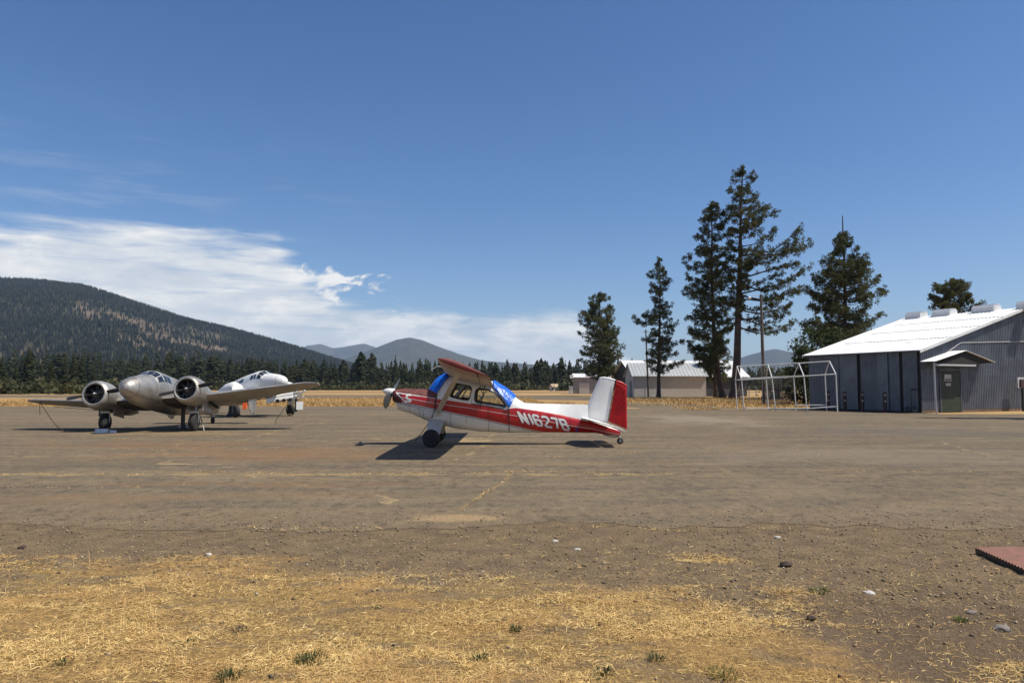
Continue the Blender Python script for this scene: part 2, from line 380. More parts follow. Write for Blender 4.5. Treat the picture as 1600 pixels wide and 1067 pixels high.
def groundf(t, b):
    v = oc(t); s = t.n('ShaderNodeSeparateXYZ'); t.l(v, s.inputs[0]); X, Y = s.outputs[0], s.outputs[1]
    # far golden field
    big = t.noise(t.mapping(v, (.012, .035, 1)), 1, 5, .6, .4)
    m1 = t.noise(t.mapping(v, (.25, .6, 1)), 1, 6, .7)
    far = t.mix(t.mr(big, .35, .65), (.40, .27, .115), (.33, .20, .085))
    far = t.mix(t.math('MULTIPLY', t.mr(m1, .45, .7), .5), far, (.20, .125, .06))
    # near gravel
    g1 = t.noise(v, 3.0, 6, .65, .4); g2 = t.noise(v, 45, 4, .7); g3 = t.noise(v, 130, 3, .6)
    vo = t.n('ShaderNodeTexVoronoi'); vo.inputs['Scale'].default_value = 70; t.l(v, vo.inputs['Vector'])
    gr = t.mix(t.mr(g1, .35, .68), (.115, .074, .034), (.225, .152, .072))
    gr = t.mix(t.math('MULTIPLY', t.mr(t.noise(v, .6, 5, .6), .5, .7), .6), gr, (.16, .10, .058))
    gr = t.mix(t.math('MULTIPLY', t.mr(g2, .5, .7), .5), gr, (.31, .235, .125))
    gr = t.mix(t.math('MULTIPLY', t.mr(g2, .46, .32), .5), gr, (.05, .037, .026))
    gr = t.mix(.25, gr, t.mix(t.mr(vo.outputs['Color'], 0, 1), (.05, .04, .03), (.30, .25, .2)))
    # straw thatch
    st = t.noise(t.mapping(v, (9, 60, 1), (0, 0, 0), (0, 0, .5)), 1, 5, .7, 1.2)
    st2 = t.noise(t.mapping(v, (60, 12, 1), (3, 0, 0), (0, 0, .7)), 1, 5, .7, 1.2)
    so_ = t.math('MAXIMUM', st, st2)
    straw = t.mix(t.mr(so_, .45, .72), (.20, .115, .04), (.66, .45, .165))
    straw = t.mix(t.math('MULTIPLY', t.mr(t.noise(v, .8, 5, .65), .46, .60), .7), straw, (.42, .245, .085))
    straw = t.mix(t.math('MULTIPLY', t.mr(g2, .4, .25), .7), straw, (.06, .04, .022))
    # straw where close to the camera and to the left; bare ground to the right
    bound = t.math('ADD', t.math('SUBTRACT', 7.1, t.mr(X, .9, 3.5, 0, 3.0)), t.math('MULTIPLY', t.math('MULTIPLY', t.mr(X, -6, -3.6), t.mr(X, -.6, -2.6)), .85))
    mk = t.math('ADD', t.math('SUBTRACT', bound, Y), t.math('MULTIPLY', t.math('SUBTRACT', t.noise(t.mapping(v, (.55, 1.5, 1)), 1, 6, .68, .5), .5), 3.4))
    bald = t.noise(t.mapping(v, (1.1, 2.3, 1), (8, 3, 0)), 1, 6, .7, .6)
    mk = t.math('MULTIPLY', t.math('MULTIPLY', t.mr(mk, -.25, .7), t.mr(so_, .38, .56, .35, 1)), t.mr(bald, .38, .52, .25, 1))
    gr = t.mix(t.math('MULTIPLY', t.mr(X, 1.0, 3.2), t.mr(Y, 7.6, 5.6, 0, .5)), gr, (.085, .055, .035))
    near = t.mix(mk, gr, straw)
    c = t.mix(t.mr(Y, 30, 50), near, far)
    t.l(c, b.inputs['Base Color'])
    bp = t.n('ShaderNodeBump'); bp.inputs['Strength'].default_value = .8; bp.inputs['Distance'].default_value = .02
    t.l(t.math('ADD', t.math('ADD', g2, t.math('MULTIPLY', g3, .5)), t.math('MULTIPLY', so_, t.math('MULTIPLY', mk, .8))), bp.inputs['Height']); t.l(bp.outputs[0], b.inputs['Normal'])
M['ground'] = mat('dry ground', (.3, .2, .1), .95, spec=.15, build=groundf)
def strawmat(name, c0, c1, c2):
    def f(t, b):
        v = oc(t); r = t.n('ShaderNodeNewGeometry').outputs['Random Per Island']
        n = t.noise(v, .8, 5, .65)
        c = t.ramp(r, [(0, c0), (.5, c1), (1, c2)])
        c = t.mix(t.math('MULTIPLY', t.mr(n, .46, .60), .75), c, (.47, .29, .11))
        t.l(c, b.inputs['Base Color'])
    return mat(name, c1, .7, spec=.25, build=f)
M['straw'] = strawmat('straw', (.26, .145, .05), (.64, .42, .145), (.85, .64, .29))
M['fieldgrass'] = strawmat('field grass', (.24, .14, .05), (.42, .27, .10), (.55, .38, .17))
def pebf(t, b):
    r = t.n('ShaderNodeNewGeometry').outputs['Random Per Island']
    t.l(t.ramp(r, [(0, (.10, .068, .04)), (.45, (.19, .135, .075)), (.93, (.34, .26, .155)), (1, (.48, .42, .33))]), b.inputs['Base Color'])
M['pebble'] = mat('pebbles', (.2, .17, .13), .85, build=pebf)
# ================================================================ SETTING: ground, hills
def grid_mesh(name, xs, ys, zf, m, smooth=True, kind='structure'):
    xs = np.asarray(xs); ys = np.asarray(ys)
    XX, YY = np.meshgrid(xs, ys); ZZ = zf(XX, YY)
    v = np.stack([XX, YY, ZZ], -1).reshape(-1, 3); nx = len(xs)
    i = np.arange(len(ys) - 1)[:, None] * nx + np.arange(nx - 1)[None, :]
    f = np.stack([i, i + 1, i + nx + 1, i + nx], -1).reshape(-1, 4)
    o = np_mesh(name, v, f, m, smooth=smooth); tag(o, kind=kind); return o
def nz(x, y, s, seed=0.0, octv=4):
    out = np.empty(np.shape(x)); fx = np.ravel(x); fy = np.ravel(y)
    out = np.array([noise.fractal(Vector((a * s + seed, b * s + seed * 1.7, seed)), 1.0, 2.0, octv) for a, b in zip(fx, fy)])
    return out.reshape(np.shape(x))
# near ground has small real relief, sinking to z=0 plane under the apron
def ground_z(XX, YY):
    near = np.clip((9.4 - YY) / 1.5, 0, 1)
    far = np.clip((YY - 230) / 300, 0, 1)
    return near * (0.035 * nz(XX, YY, .8, 3.0) + .012 * nz(XX, YY, 4.0, 5.0)) - (1 - near) * 0.004
xs = np.concatenate([[-16000, -6000, -2000, -600, -200, -60, -20], np.linspace(-9, 9, 151), [20, 60, 200, 600, 2000, 6000, 16000]])
ys = np.concatenate([[-400, -60, -8], np.linspace(1.5, 9.5, 81), [12, 20, 40, 80, 160, 400, 1000, 2500, 6000, 15500]])
ground = grid_mesh('ground', xs, ys, ground_z, M['ground'])

# apron sheet with a crumbling front edge
N_ = 700
ax = np.concatenate([[-160, -110, -80], np.linspace(-60, 60, N_), [75, 100]])
fr = 9.85 + .55 * nz(ax, ax * 0, .35, 2.) + .30 * nz(ax, ax * 0, 2.2, 7.)
def back(x):
    if x < 3: return 69.5
    if x < 11: return 69.5 - (x - 3) * .9
    if x < 17: return 62.5 + (17 - x) * 2
    if x < 29: return 60.5
    return 50
bk = np.array([back(x) for x in ax]) + .9 * nz(ax, ax * 0, .25, 4.)
vv = []
for x, a, b_ in zip(ax, fr, bk):
    for k, t_ in enumerate((0, .02, .15, .5, 1)): vv.append((x, a + (b_ - a) * t_, .004 + (.004 if 0 < t_ < 1 else -.003)))
n5 = 5; fs = [(i * n5 + k, (i + 1) * n5 + k, (i + 1) * n5 + k + 1, i * n5 + k + 1) for i in range(len(ax) - 1) for k in range(4)]
tag(np_mesh('apron', vv, fs, M['apron'], smooth=True), kind='structure')
def strip(name, pts, m, z=.006, n=60, wob=.8, seed=1.):
    "pts: list of (x, y_near, y_far)"
    px = np.linspace(pts[0][0], pts[-1][0], n); a = np.interp(px, [p[0] for p in pts], [p[1] for p in pts]); b_ = np.interp(px, [p[0] for p in pts], [p[2] for p in pts])
    a = a + wob * nz(px, px * 0, .12, seed); b_ = b_ + wob * nz(px, px * 0, .12, seed + 5)
    v = [q for x, y0, y1 in zip(px, a, b_) for q in ((x, y0, z), (x, y1, z))]
    f = [(2 * i, 2 * i + 2, 2 * i + 3, 2 * i + 1) for i in range(n - 1)]
    return tag(np_mesh(name, v, f, m), kind='structure')
strip('taxiway', [(-130, 128, 165), (-30, 118, 165), (0, 112, 160), (10, 98, 150), (26, 74, 118), (29, 66, 92)], M['apron'], wob=1.5)
strip('runway', [(-400, 235, 262), (160, 235, 262)], M['apron'], z=.008, wob=.5)
strip('gravel_road', [(10.5, 66, 84), (14, 62, 86), (18, 61.5, 80), (20, 62, 68)], M['apron'], z=.010, wob=.6)

def hillf(t, b):
    v = oc(t); n = t.noise(v, .0045, 6, .65, .3); n2 = t.noise(v, .03, 5, .7)
    s = t.n('ShaderNodeAttribute'); s.attribute_name = 'bare'
    c = t.mix(t.mr(n2, .35, .65), (.036, .036, .018), (.062, .054, .030))
    bare = t.mix(t.mr(n2, .35, .65), (.085, .062, .042), (.16, .12, .085))
    c = t.mix(t.math('MULTIPLY', s.outputs['Fac'], t.mr(n, .35, .5, .5, 1)), c, bare)
    t.l(c, b.inputs['Base Color'])
M['hill'] = mat('wooded hillside', (.03, .04, .03), .95, spec=.05, build=hillf)

def ridge_hill(name, prof, D0, D1, Dfoot, base_y=604, nseg=160, nv=50, rough=14, seed=1., bare=None):
    """real relief: a ridge line (photo px points) standing at distance D0..D1, falling to the plain at Dfoot"""
    pxs = np.linspace(prof[0][0], prof[-1][0], nseg); pys = np.interp(pxs, [p[0] for p in prof], [p[1] for p in prof])
    Dr = np.linspace(D0, D1, nseg); v = []; br = []
    for i, (px, py) in enumerate(zip(pxs, pys)):
        H = max(0, P(px, py, Dr[i]).z); Xr = P(px, py, Dr[i]).x
        Df = Dfoot if not callable(Dfoot) else Dfoot(px)
        for k in range(nv):
            u = k / (nv - 1) * 1.35
            D = Df + (Dr[i] - Df) * u
            X = Xr * (D / Dr[i])
            s_ = u * u * (3 - 2 * u) if u < 1 else 1 - (u - 1) * 1.1
            s_ = .5 * s_ + .5 * min(u, 2 - u)
            g = noise.fractal(Vector((X * .0016 + seed, D * .0016, seed)), 1, 2, 5)
            z = H * s_ + rough * g * min(1, u * 3) * max(0.0, 1 - abs(u - .55) * 1.6) * min(1, H / 80) * 2.2 - (2.5 if k == 0 else 0)
            v.append((X, D, z)); br.append(0.0)
    f = [(i * nv + k, (i + 1) * nv + k, (i + 1) * nv + k + 1, i * nv + k + 1) for i in range(nseg - 1) for k in range(nv - 1)]
    o = np_mesh(name, v, f, M['hill'], smooth=True); tag(o, kind='structure')
    at = o.data.attributes.new('bare', 'FLOAT', 'POINT'); vals = np.zeros(len(v), np.float32)
    if bare:
        for i, p in enumerate(v): vals[i] = bare(p)
    at.data.foreach_set('value', vals)
    return o, np.array(v).reshape(nseg, nv, 3), vals.reshape(nseg, nv)
def bare_left(p):
    x = 800 + F * p[0] / p[1]; y = YH - F * (p[2] - CH) / p[1]
    n = noise.fractal(Vector((p[0] * .006, p[1] * .006, 3.1)), .7, 2, 6)
    # burn scar running down the slope, plus rock at its left foot
    d1 = abs((y - 498) - (x - 160) * .30) / 24 + max(0, abs(x - 235) - 95) / 40
    d2 = abs(y - 555) / 16 + max(0, (x - 60)) / 40
    d3 = abs(y - 535 - (x - 90) * .0) / 9 + abs(x - 100) / 30
    d4 = abs(y - 537) / 16 + abs(x - 210) / 60
    return float(np.clip(max(1.15 - d1, 1.0 - d2, .9 - d3, .95 - d4) + n * 1.9 - .12, 0, 1))
LH = [(-420, 470), (-200, 452), (0, 441), (70, 443), (130, 450), (180, 466), (240, 486), (300, 503), (350, 515), (400, 529), (440, 540), (490, 556), (540, 572), (600, 590), (660, 603)]
hill_left, HV, HB = ridge_hill('wooded_hill', LH, 2500, 3300, 1150, seed=2.2, nseg=230, nv=70, bare=bare_left)
ridge_hill('blue_hill', [(430, 602), (500, 575), (555, 553), (590, 541), (620, 530), (640, 527), (660, 530), (690, 541), (720, 553), (750, 562), (800, 568), (880, 575), (960, 598)], 8200, 8200, 6000, seed=5.5, rough=30, bare=lambda p: .15)
ridge_hill('distant_hills', [(330, 600), (420, 570), (462, 545), (480, 540), (500, 539), (520, 545), (545, 542), (570, 541), (590, 545), (640, 555), (700, 580), (760, 600)], 11500, 11500, 9000, seed=8.5, rough=60, bare=lambda p: .3)
ridge_hill('right_hill', [(900, 603), (1040, 590), (1110, 572), (1150, 560), (1180, 552), (1210, 545), (1240, 550), (1290, 560), (1400, 560), (1560, 570), (1800, 590)], 8800, 8800, 6800, seed=11., rough=30, bare=lambda p: .1)

# ================================================================ vegetation generators (numpy)
def fir_np(h, r, nb, seed, bare_=.1, taper=.85, ragg=.35):
    rs = np.random.RandomState(seed); u = np.sort(rs.uniform(0, 1, nb)) ** .85
    z = h * (bare_ + (1 - bare_) * u); L = r * (1 - u) ** taper * rs.uniform(1 - ragg, 1.1, nb) + .02 * h * .6
    a = rs.uniform(0, 2 * np.pi, nb); ca, sa = np.cos(a), np.sin(a); w_ = L * rs.uniform(.28, .5, nb)
    dr = L * rs.uniform(.15, .5, nb)
    def pt(lx, ly, lz): return np.stack([ca * lx - sa * ly, sa * lx + ca * ly, z + lz], -1)
    o = np.zeros(nb)
    v = np.stack([pt(o, o, o + .02 * h), pt(L * .55, w_, -dr * .75), pt(L, o, -dr * .9), pt(L * .55, -w_, -dr * .75),
                  pt(o, o, o + .035 * h), pt(L * .7, o, -dr * .2), pt(L * .95, w_ * .3, -dr - .03 * h), pt(L * .35, -w_ * .2, -dr - .02 * h)], 1).reshape(-1, 3)
    i = np.arange(nb)[:, None] * 8
    f = np.concatenate([i + [0, 1, 2, 3], i + [4, 5, 6, 7]], 0)
    # leader
    tv = np.array([(.012 * h, 0, 0), (-.006 * h, .011 * h, 0), (-.006 * h, -.011 * h, 0), (0, 0, h * .985), (0, 0, h * .985)]); b0 = len(v)
    f = np.concatenate([f, b0 + np.array([[0, 1, 3, 4], [1, 2, 3, 4], [2, 0, 3, 4]])], 0)
    return np.concatenate([v, tv]), f
def scatter_np(name, protos, pos, sizes, m, mats=None, seed=0, parent=None, kind='stuff', label=None, cat=None, origin=None):
    rs = np.random.RandomState(seed); V = []; Fs = []; b0 = 0
    pid = rs.randint(0, len(protos), len(pos)); ang = rs.uniform(0, 2 * np.pi, len(pos))
    for k, (pv, pf) in enumerate(protos):
        idx = np.where(pid == k)[0]
        if not len(idx): continue
        c, s = np.cos(ang[idx])[:, None], np.sin(ang[idx])[:, None]; sz = sizes[idx][:, None]
        x = (pv[None, :, 0] * c - pv[None, :, 1] * s) * sz + pos[idx, 0][:, None]
        y = (pv[None, :, 0] * s + pv[None, :, 1] * c) * sz + pos[idx, 1][:, None]
        z = pv[None, :, 2] * sz * 1.0 + pos[idx, 2][:, None]
        V.append(np.stack([x, y, z], -1).reshape(-1, 3))
        ff = (pf[None] + (np.arange(len(idx)) * len(pv))[:, None, None] + b0).reshape(-1, pf.shape[1]); Fs.append(ff); b0 += len(idx) * len(pv)
    o = np_mesh(name, np.concatenate(V), np.concatenate(Fs), m, parent=parent, origin=origin)
    tag(o, label, cat, kind=kind); return o

# trees on the hillside
rs = np.random.RandomState(5)
small = []
for k in range(5):
    n6 = 5; vv = []; 
    for lev, (zz, rr) in enumerate(((.05, .17), (.35, .13), (.36, .16), (.68, .07), (.7, .095), (1.0, .0))):
        for q in range(n6):
            a = 2 * math.pi * (q + rs.rand() * .6) / n6; j = rs.uniform(.65, 1.2); vv.append((rr * j * math.cos(a), rr * j * math.sin(a), zz + rs.uniform(-.03, .03) * (lev < 5)))
    ff = [(l * n6 + q, l * n6 + (q + 1) % n6, (l + 1) * n6 + (q + 1) % n6, (l + 1) * n6 + q) for l in range(5) for q in range(n6)]
    small.append((np.array(vv), np.array(ff)))
ii = rs.uniform(0, HV.shape[0] - 1.01, 60000); kk = rs.uniform(0, (HV.shape[1] - 1) * .80, 60000)
i0, k0 = ii.astype(int), kk.astype(int); fi, fk = (ii - i0)[:, None], (kk - k0)[:, None]
pos = (HV[i0, k0] * (1 - fi) * (1 - fk) + HV[i0 + 1, k0] * fi * (1 - fk) + HV[i0, k0 + 1] * (1 - fi) * fk + HV[i0 + 1, k0 + 1] * fi * fk)
dens = 1 - .80 * HB[i0, k0]
area = pos[:, 1] / 3300 
px = 800 + F * pos[:, 0] / pos[:, 1]
keep = (rs.rand(len(pos)) < dens * area * 1.15) & (px > -260) & (px < 640)
pos = pos[keep]; pos[:, 2] -= .5
scatter_np('hillside_forest', small, pos, rs.uniform(9, 20, len(pos)), M['needle_hill'], seed=3, label='dense conifer forest covering the long wooded hill on the left', cat='forest')

# valley forest: firs in many rows
protos = [fir_np(1, rr, nb, sd, bb, tp) for rr, nb, sd, bb, tp in ((.22, 90, 1, .05, .7), (.18, 90, 2, .1, .75), (.25, 100, 3, .02, .65), (.17, 80, 4, .2, .6), (.22, 90, 5, .06, .8), (.28, 90, 6, .3, .42))]
pp = []; sz = []
for row, (D, hgt) in enumerate(((395, 13), (405, 16.5), (420, 19), (440, 20), (465, 20.5), (495, 21), (530, 22.5), (575, 24), (640, 26), (720, 28))):
    x = -D * 1.0
    while x < D * 1.0:
        x += rs.uniform(2.2, 5.2) * (1 + row * .08)
        X_ = x + rs.uniform(-1, 1); Y_ = D + rs.uniform(-7, 7) * (1 + row * .15)
        pxx = 800 + F * X_ / Y_
        hh = .93 * hgt * rs.uniform(.55, 1.08) * (1 + .05 * math.sin(X_ * .02) + .1 * noise.noise(Vector((X_ * .012, row * .3, 0))))
        if rs.rand() < .05: hh *= 1.22
        if pxx < 430: hh *= np.interp(pxx, [100, 430], [1.15, 1.0])
        if pxx > 850: hh *= np.interp(pxx, [850, 1000, 1600], [1, .80, .7])
        if 690 < pxx < 900: hh *= .93
        pp.append((X_, Y_, -.3)); sz.append(hh)
scatter_np('valley_forest', protos, np.array(pp), np.array(sz), M['needle_far'], seed=8, label='dark conifer forest standing across the far side of the airfield', cat='forest')
# pale brush along its foot
pp = []; sz = []
def blob_np(seed, n=70):
    r_ = np.random.RandomState(seed); c = r_.normal(0, .33, (n, 3)); c[:, 2] = np.abs(c[:, 2]) * .9 + .05
    d_ = r_.normal(0, 1, (n, 3)); d_ /= np.linalg.norm(d_, axis=1)[:, None]; e_ = np.cross(d_, r_.normal(0, 1, (n, 3))); e_ /= np.linalg.norm(e_, axis=1)[:, None]
    s_ = .14; v = np.stack([c - d_ * s_, c + e_ * s_ * .8, c + d_ * s_, c - e_ * s_ * .8], 1).reshape(-1, 3)
    return v, np.arange(4 * n).reshape(-1, 4)
blobs = [blob_np(k) for k in range(4)]
for D in (372, 380, 388):
    x = -D
    while x < D:
        x += rs.uniform(1.5, 8); pp.append((x, D + rs.uniform(-5, 5), -.2)); sz.append(rs.uniform(2.2, 6.5) * (1.2 if x < -120 else 1))
scatter_np('brush', blobs, np.array(pp), np.array(sz), M['bush'], seed=9, label='pale scrubby brush along the foot of the far forest', cat='brush')

# standalone conifers at the left edge
def solo_fir(name, px, top, D, r, seed, label, group=None, lean=0):
    h = P(px, top, D).z; loc = Vector((P(px, 604, D).x, D, 0))
    e = empty(name, loc, label, 'tree', group)
    v, f = fir_np(1, r, 420, seed, .04, .8, .5); v = v * h
    np_mesh('crown', v + np.array(loc), f, M['needle_far'], parent=e)
    MB().tube([loc + Vector((0, 0, -.2)), loc + Vector((.1, 0, h * .5)), loc + Vector((0, 0, h * .97))], [h * .018, h * .012, .03], 7).build('trunk', M['bark'], e, smooth=60)
for i, (px, top, D, r, lb) in enumerate((
    (2, 559, 205, .24, 'dark fir cut by the left edge of the photo'),
    (44, 543, 200, .22, 'tallest dark fir near the left edge of the field'),
    (79, 562, 210, .22, 'short dark fir between the two tall firs at far left'),
    (101, 557, 222, .20, 'thin fir just left of the paired tall firs at far left'),
    (114, 551, 205, .20, 'tall ragged fir above the left wing of the silver plane'),
    (127, 553, 214, .19, 'fir above the left engine of the silver plane, rightmost of its row'),
    (25, 570, 198, .28, 'low bushy fir between the edge fir and the tallest fir'),
    (64, 572, 215, .24, 'low fir tucked right of the tallest left fir'),
    (146, 575, 240, .24, 'small fir right of the left tree row, near the silver plane nose'))):
    solo_fir('fir_tree', px, top, D, r, 40 + i, lb, 'firs at the left edge of the airfield')
# low scrub below them
pp = []; sz = []
for k in range(130):
    x = rs.uniform(-190, -95); pp.append((x, 190 + rs.uniform(-12, 25), -.1)); sz.append(rs.uniform(2, 5.5))
for k in range(60):
    x = rs.uniform(-260, -190); pp.append((x, 200 + rs.uniform(-12, 25), -.1)); sz.append(rs.uniform(3, 8))
scatter_np('scrub', blobs, np.array(pp), np.array(sz), M['bush'], seed=19, label='green and tan scrub under the firs at the left', cat='scrub')

# ---------------------------------------------------------------- ponderosa pines
def pine(name, label, base, D, trunk_px, prof, seed, nbr=110, tuft=.30, dead_top=0, cat='tree', group=None, extra=(), needle='needle', k=13, thick=.30, gap=1.0):
    """trunk_px: photo px points of the trunk line, bottom to top (first point is the ground).
       prof: (fraction of height, left reach m, right reach m)"""
    rs = np.random.RandomState(seed); rnd = random.Random(seed)
    T = [P(x, y, D) for x, y in trunk_px]; T[0].z = -.2
    loc = Vector((T[0].x, D, 0)); H = T[-1].z
    e = empty(name, loc, label, cat, group)
    yo = [0] + [rnd.uniform(-.25, .25) for _ in T[1:]]
    T = [p + Vector((0, q, 0)) for p, q in zip(T, yo)]
    hs = [p.z for p in T]
    def at(z): return Vector((np.interp(z, hs, [p.x for p in T]), np.interp(z, hs, [p.y for p in T]), z))
    tr = MB(); zz = np.linspace(-.2, H, 22)
    tr.tube([at(z) for z in zz], [thick * (1 + .5 * max(0, 1 - z / 1.2)) * (1 - .93 * (max(z, 0) / H) ** .9) + .03 for z in zz], 10)
    cen = []; fr = [p[0] for p in prof]; Lr = [p[1] for p in prof]; Rr = [p[2] for p in prof]
    brs = []
    for i in range(nbr):
        u = fr[0] + (fr[-1] - fr[0]) * ((i + rs.rand()) / nbr); a = rs.uniform(0, 2 * math.pi)
        cx = math.cos(a); reach = np.interp(u, fr, Rr) if cx > 0 else np.interp(u, fr, Lr)
        oth = .5 * (np.interp(u, fr, Rr) + np.interp(u, fr, Lr)); rr = abs(cx) * reach + (1 - abs(cx)) * oth
        rr *= rs.uniform(.62, 1.08) if rs.rand() > .25 else rs.uniform(.35, .6)
        if rr > .25 and noise.noise(Vector((u * 7 + seed, math.cos(a) * 1.1, math.sin(a) * 1.1))) > -.30: brs.append((u * H, a, rr, rs.uniform(.02, .28) if u > .5 else rs.uniform(-.22, .15)))
    for ux, az_, rr, up in extra: brs.append((ux * H, az_, rr, up))
    for z, a, L, up in brs:
        d_ = Vector((math.cos(a), math.sin(a), 0)); s_ = Vector((-d_.y, d_.x, 0)); b0 = at(z); n = 6; drp = rs.uniform(-.06, .17); wob_ = rs.uniform(0, .035); ph_ = rs.uniform(0, 6)
        pts = []; bend = rs.uniform(-.2, .2)
        for q in range(n + 1):
            t_ = q / n; pts.append(b0 + d_ * (L * t_) + s_ * (L * bend * math.sin(t_ * 3)) + Vector((0, 0, L * (up * t_ - drp * math.sin(t_ * 3.1) + .16 * t_ ** 3 + wob_ * math.sin(t_ * 7 + ph_)))))
        rb = .02 + .013 * L
        tr.tube(pts, [rb * (1 - .8 * q / n) + .008 for q in range(n + 1)], 4, m=1, cap=False)
        nt = max(3, int(L * 5.0 * gap))
        for q in range(nt):
            t_ = 1 - (rs.rand() ** 1.35) * .72 if L > .9 else rs.uniform(.3, 1); i_ = min(n - 1, int(t_ * n)); f_ = t_ * n - i_
            p = pts[i_].lerp(pts[i_ + 1], f_); side = rs.choice([-1, 1]) * L * .40 * rs.rand() * (1.15 - t_ * .6)
            c = p + s_ * side + Vector((0, 0, rs.uniform(-.25, .45) * (.6 + abs(side) * .5))) + d_ * abs(side) * .4
            cen.append(c)
            if rs.rand() < .5: tr.tube([p, c], .014, 3, m=1, cap=False)
    for q in range(9):      # bare dead limbs under and inside the crown
        z_ = H * rs.uniform(max(.12, fr[0] - .08), fr[0] + .22); a_ = rs.uniform(0, 2 * math.pi); L_ = rs.uniform(.8, 2.4); d_ = Vector((math.cos(a_), math.sin(a_), 0)); p_ = at(z_)
        tr.tube([p_, p_ + d_ * L_ * .5 + Vector((0, 0, -.1 * L_)), p_ + d_ * L_ + Vector((0, 0, rs.uniform(-.5, .2) * L_))], [.045, .028, .01], 4, m=1, cap=False)
    if dead_top: pass
    else:
        for q in range(14): cen.append(at(H * rs.uniform(.965, 1.0)) + Vector(rs.normal(0, .14, 3)))
    c = np.array([tuple(p) for p in cen]); n = len(c)
    k = int(k * 2.1); dirs = rs.normal(0, 1, (n, k, 3)); dirs[..., 2] += .3; dirs /= np.linalg.norm(dirs, axis=2)[..., None]
    sd = np.cross(dirs, rs.normal(0, 1, (n, k, 3))); sd /= np.linalg.norm(sd, axis=2)[..., None]
    ln = .98 * tuft * rs.uniform(.6, 1.3, (n, 1, 1)) * rs.uniform(.75, 1.1, (n, k, 1)); w_ = .10 * tuft
    b_ = c[:, None, :] + dirs * ln * .12; m_ = c[:, None, :] + dirs * ln * .65; tip = c[:, None, :] + dirs * ln
    v = np.stack([b_ - sd * w_ * .4, m_ - sd * w_, tip, m_ + sd * w_], 2).reshape(-1, 3)
    np_mesh('crown', v, np.arange(len(v)).reshape(-1, 4), M[needle], parent=e)
    tr.build('trunk', [M['bark'], M['twig']], e, smooth=70, weld=False)
    return e
PI = math.pi
pine('pine_tree', 'medium pine with rounded full crown behind the red and white tail', None, 150, [(936, 608), (936, 560), (938, 500), (937, 458)],
     [(.16, 2.6, 3.2), (.3, 4.2, 4.2), (.45, 3.6, 4.8), (.6, 4.2, 4.0), (.75, 4.0, 3.6), (.88, 2.6, 2.8), (.97, 1.2, 1.6)], 1, 150, .5, k=12, thick=.36, gap=.8)
pine('pine_tree', 'second trunk of the twin pines behind the tail, its right-hand neighbour', None, 153, [(946, 608), (946, 560), (950, 510), (953, 478)],
     [(.15, 1.8, 2.6), (.35, 2.2, 3.2), (.6, 2.0, 2.8), (.85, 1.6, 1.8), (.97, .6, .8)], 2, 90, .5, k=12, thick=.3, gap=.8)
pine('pine_tree', 'slim sparse pine in front of the cream shed', None, 113, [(1029, 622), (1029, 580), (1031, 500), (1031, 440), (1030, 404)],
     [(.18, 1.6, 3.6), (.3, 2.4, 3.6), (.42, 2.6, 3.4), (.52, 3.6, 2.6), (.60, 2.2, 1.8), (.68, 1.2, 1.6), (.76, 1.7, 2.0), (.86, 1.6, 1.5), (.95, .9, 1.0)], 3, 125, .40, k=12, thick=.28,
     extra=((.55, PI, 3.9, .0), (.52, PI * .95, 3.4, -.05)))
pine('pine_tree', 'dense leaning pine with its crown against the tallest pine', None, 112, [(1130, 622), (1121, 585), (1115, 520), (1112, 430), (1112, 360), (1111, 318)],
     [(.13, 2.0, 1.6), (.22, 3.4, 2.6), (.33, 4.0, 3.0), (.42, 3.8, 3.0), (.55, 5.0, 3.4), (.68, 4.2, 3.2), (.76, 2.6, 3.2), (.85, 3.4, 2.6), (.93, 1.7, 1.8), (.98, .7, .9)], 4, 190, .46, k=13, thick=.42)
pine('pine_tree', 'tallest pine with long drooping branches, beside the utility pole', None, 108, [(1147, 622), (1152, 560), (1154, 480), (1157, 400), (1158, 330), (1161, 262)],
     [(.34, .5, .6), (.42, 1.6, 1.2), (.52, 2.4, 2.6), (.6, 2.6, 5.0), (.68, 2.4, 4.6), (.75, 2.2, 4.8), (.82, 2.8, 5.2), (.88, 2.2, 3.0), (.94, 2.2, 2.0), (.985, 1.3, 1.4)], 5, 125, .46, k=13, thick=.62,
     extra=((.42, .05, 8.6, .02), (.41, .35, 6.5, -.1), (.39, -.3, 7.0, -.14), (.36, .1, 6.2, -.18), (.45, -.2, 8.3, .14), (.47, .25, 6.4, .2), (.40, PI, 3.8, .1), (.33, PI * .9, 3.0, -.1), (.30, .2, 5.4, -.12), (.31, -.25, 7.4, -.10), (.34, .45, 8.0, .02), (.50, -.05, 9.3, .05), (.52, .3, 8.5, .12), (.57, -.1, 9.2, .12), (.58, .1, 7.6, .2), (.61, .2, 9.4, .10), (.64, -.3, 8.2, .16), (.44, .02, 9.0, -.06)))
pine('pine_tree', 'broad pine with a bare dead spire top, behind the metal hangar', None, 100, [(1318, 640), (1320, 560), (1321, 480), (1320, 420), (1317, 380), (1315, 338)],
     [(.30, 5.5, 3.6), (.38, 5.2, 4.2), (.46, 4.4, 4.8), (.55, 4.4, 5.0), (.64, 3.6, 4.2), (.72, 3.4, 2.8), (.80, 1.4, 1.6), (.86, 1.8, 1.0), (.90, 1.0, .8)], 6, 175, .46, k=13, thick=.42, dead_top=1)
pine('pine_tree', 'round-topped pine peeking over the hangar roof vents', None, 105, [(1489, 640), (1489, 560), (1490, 480), (1490, 438)],
     [(.35, 2.6, 2.8), (.55, 3.0, 3.2), (.7, 3.3, 3.4), (.82, 2.9, 3.1), (.92, 2.3, 2.4), (.98, 1.2, 1.4)], 7, 120, .50, k=14, thick=.34)
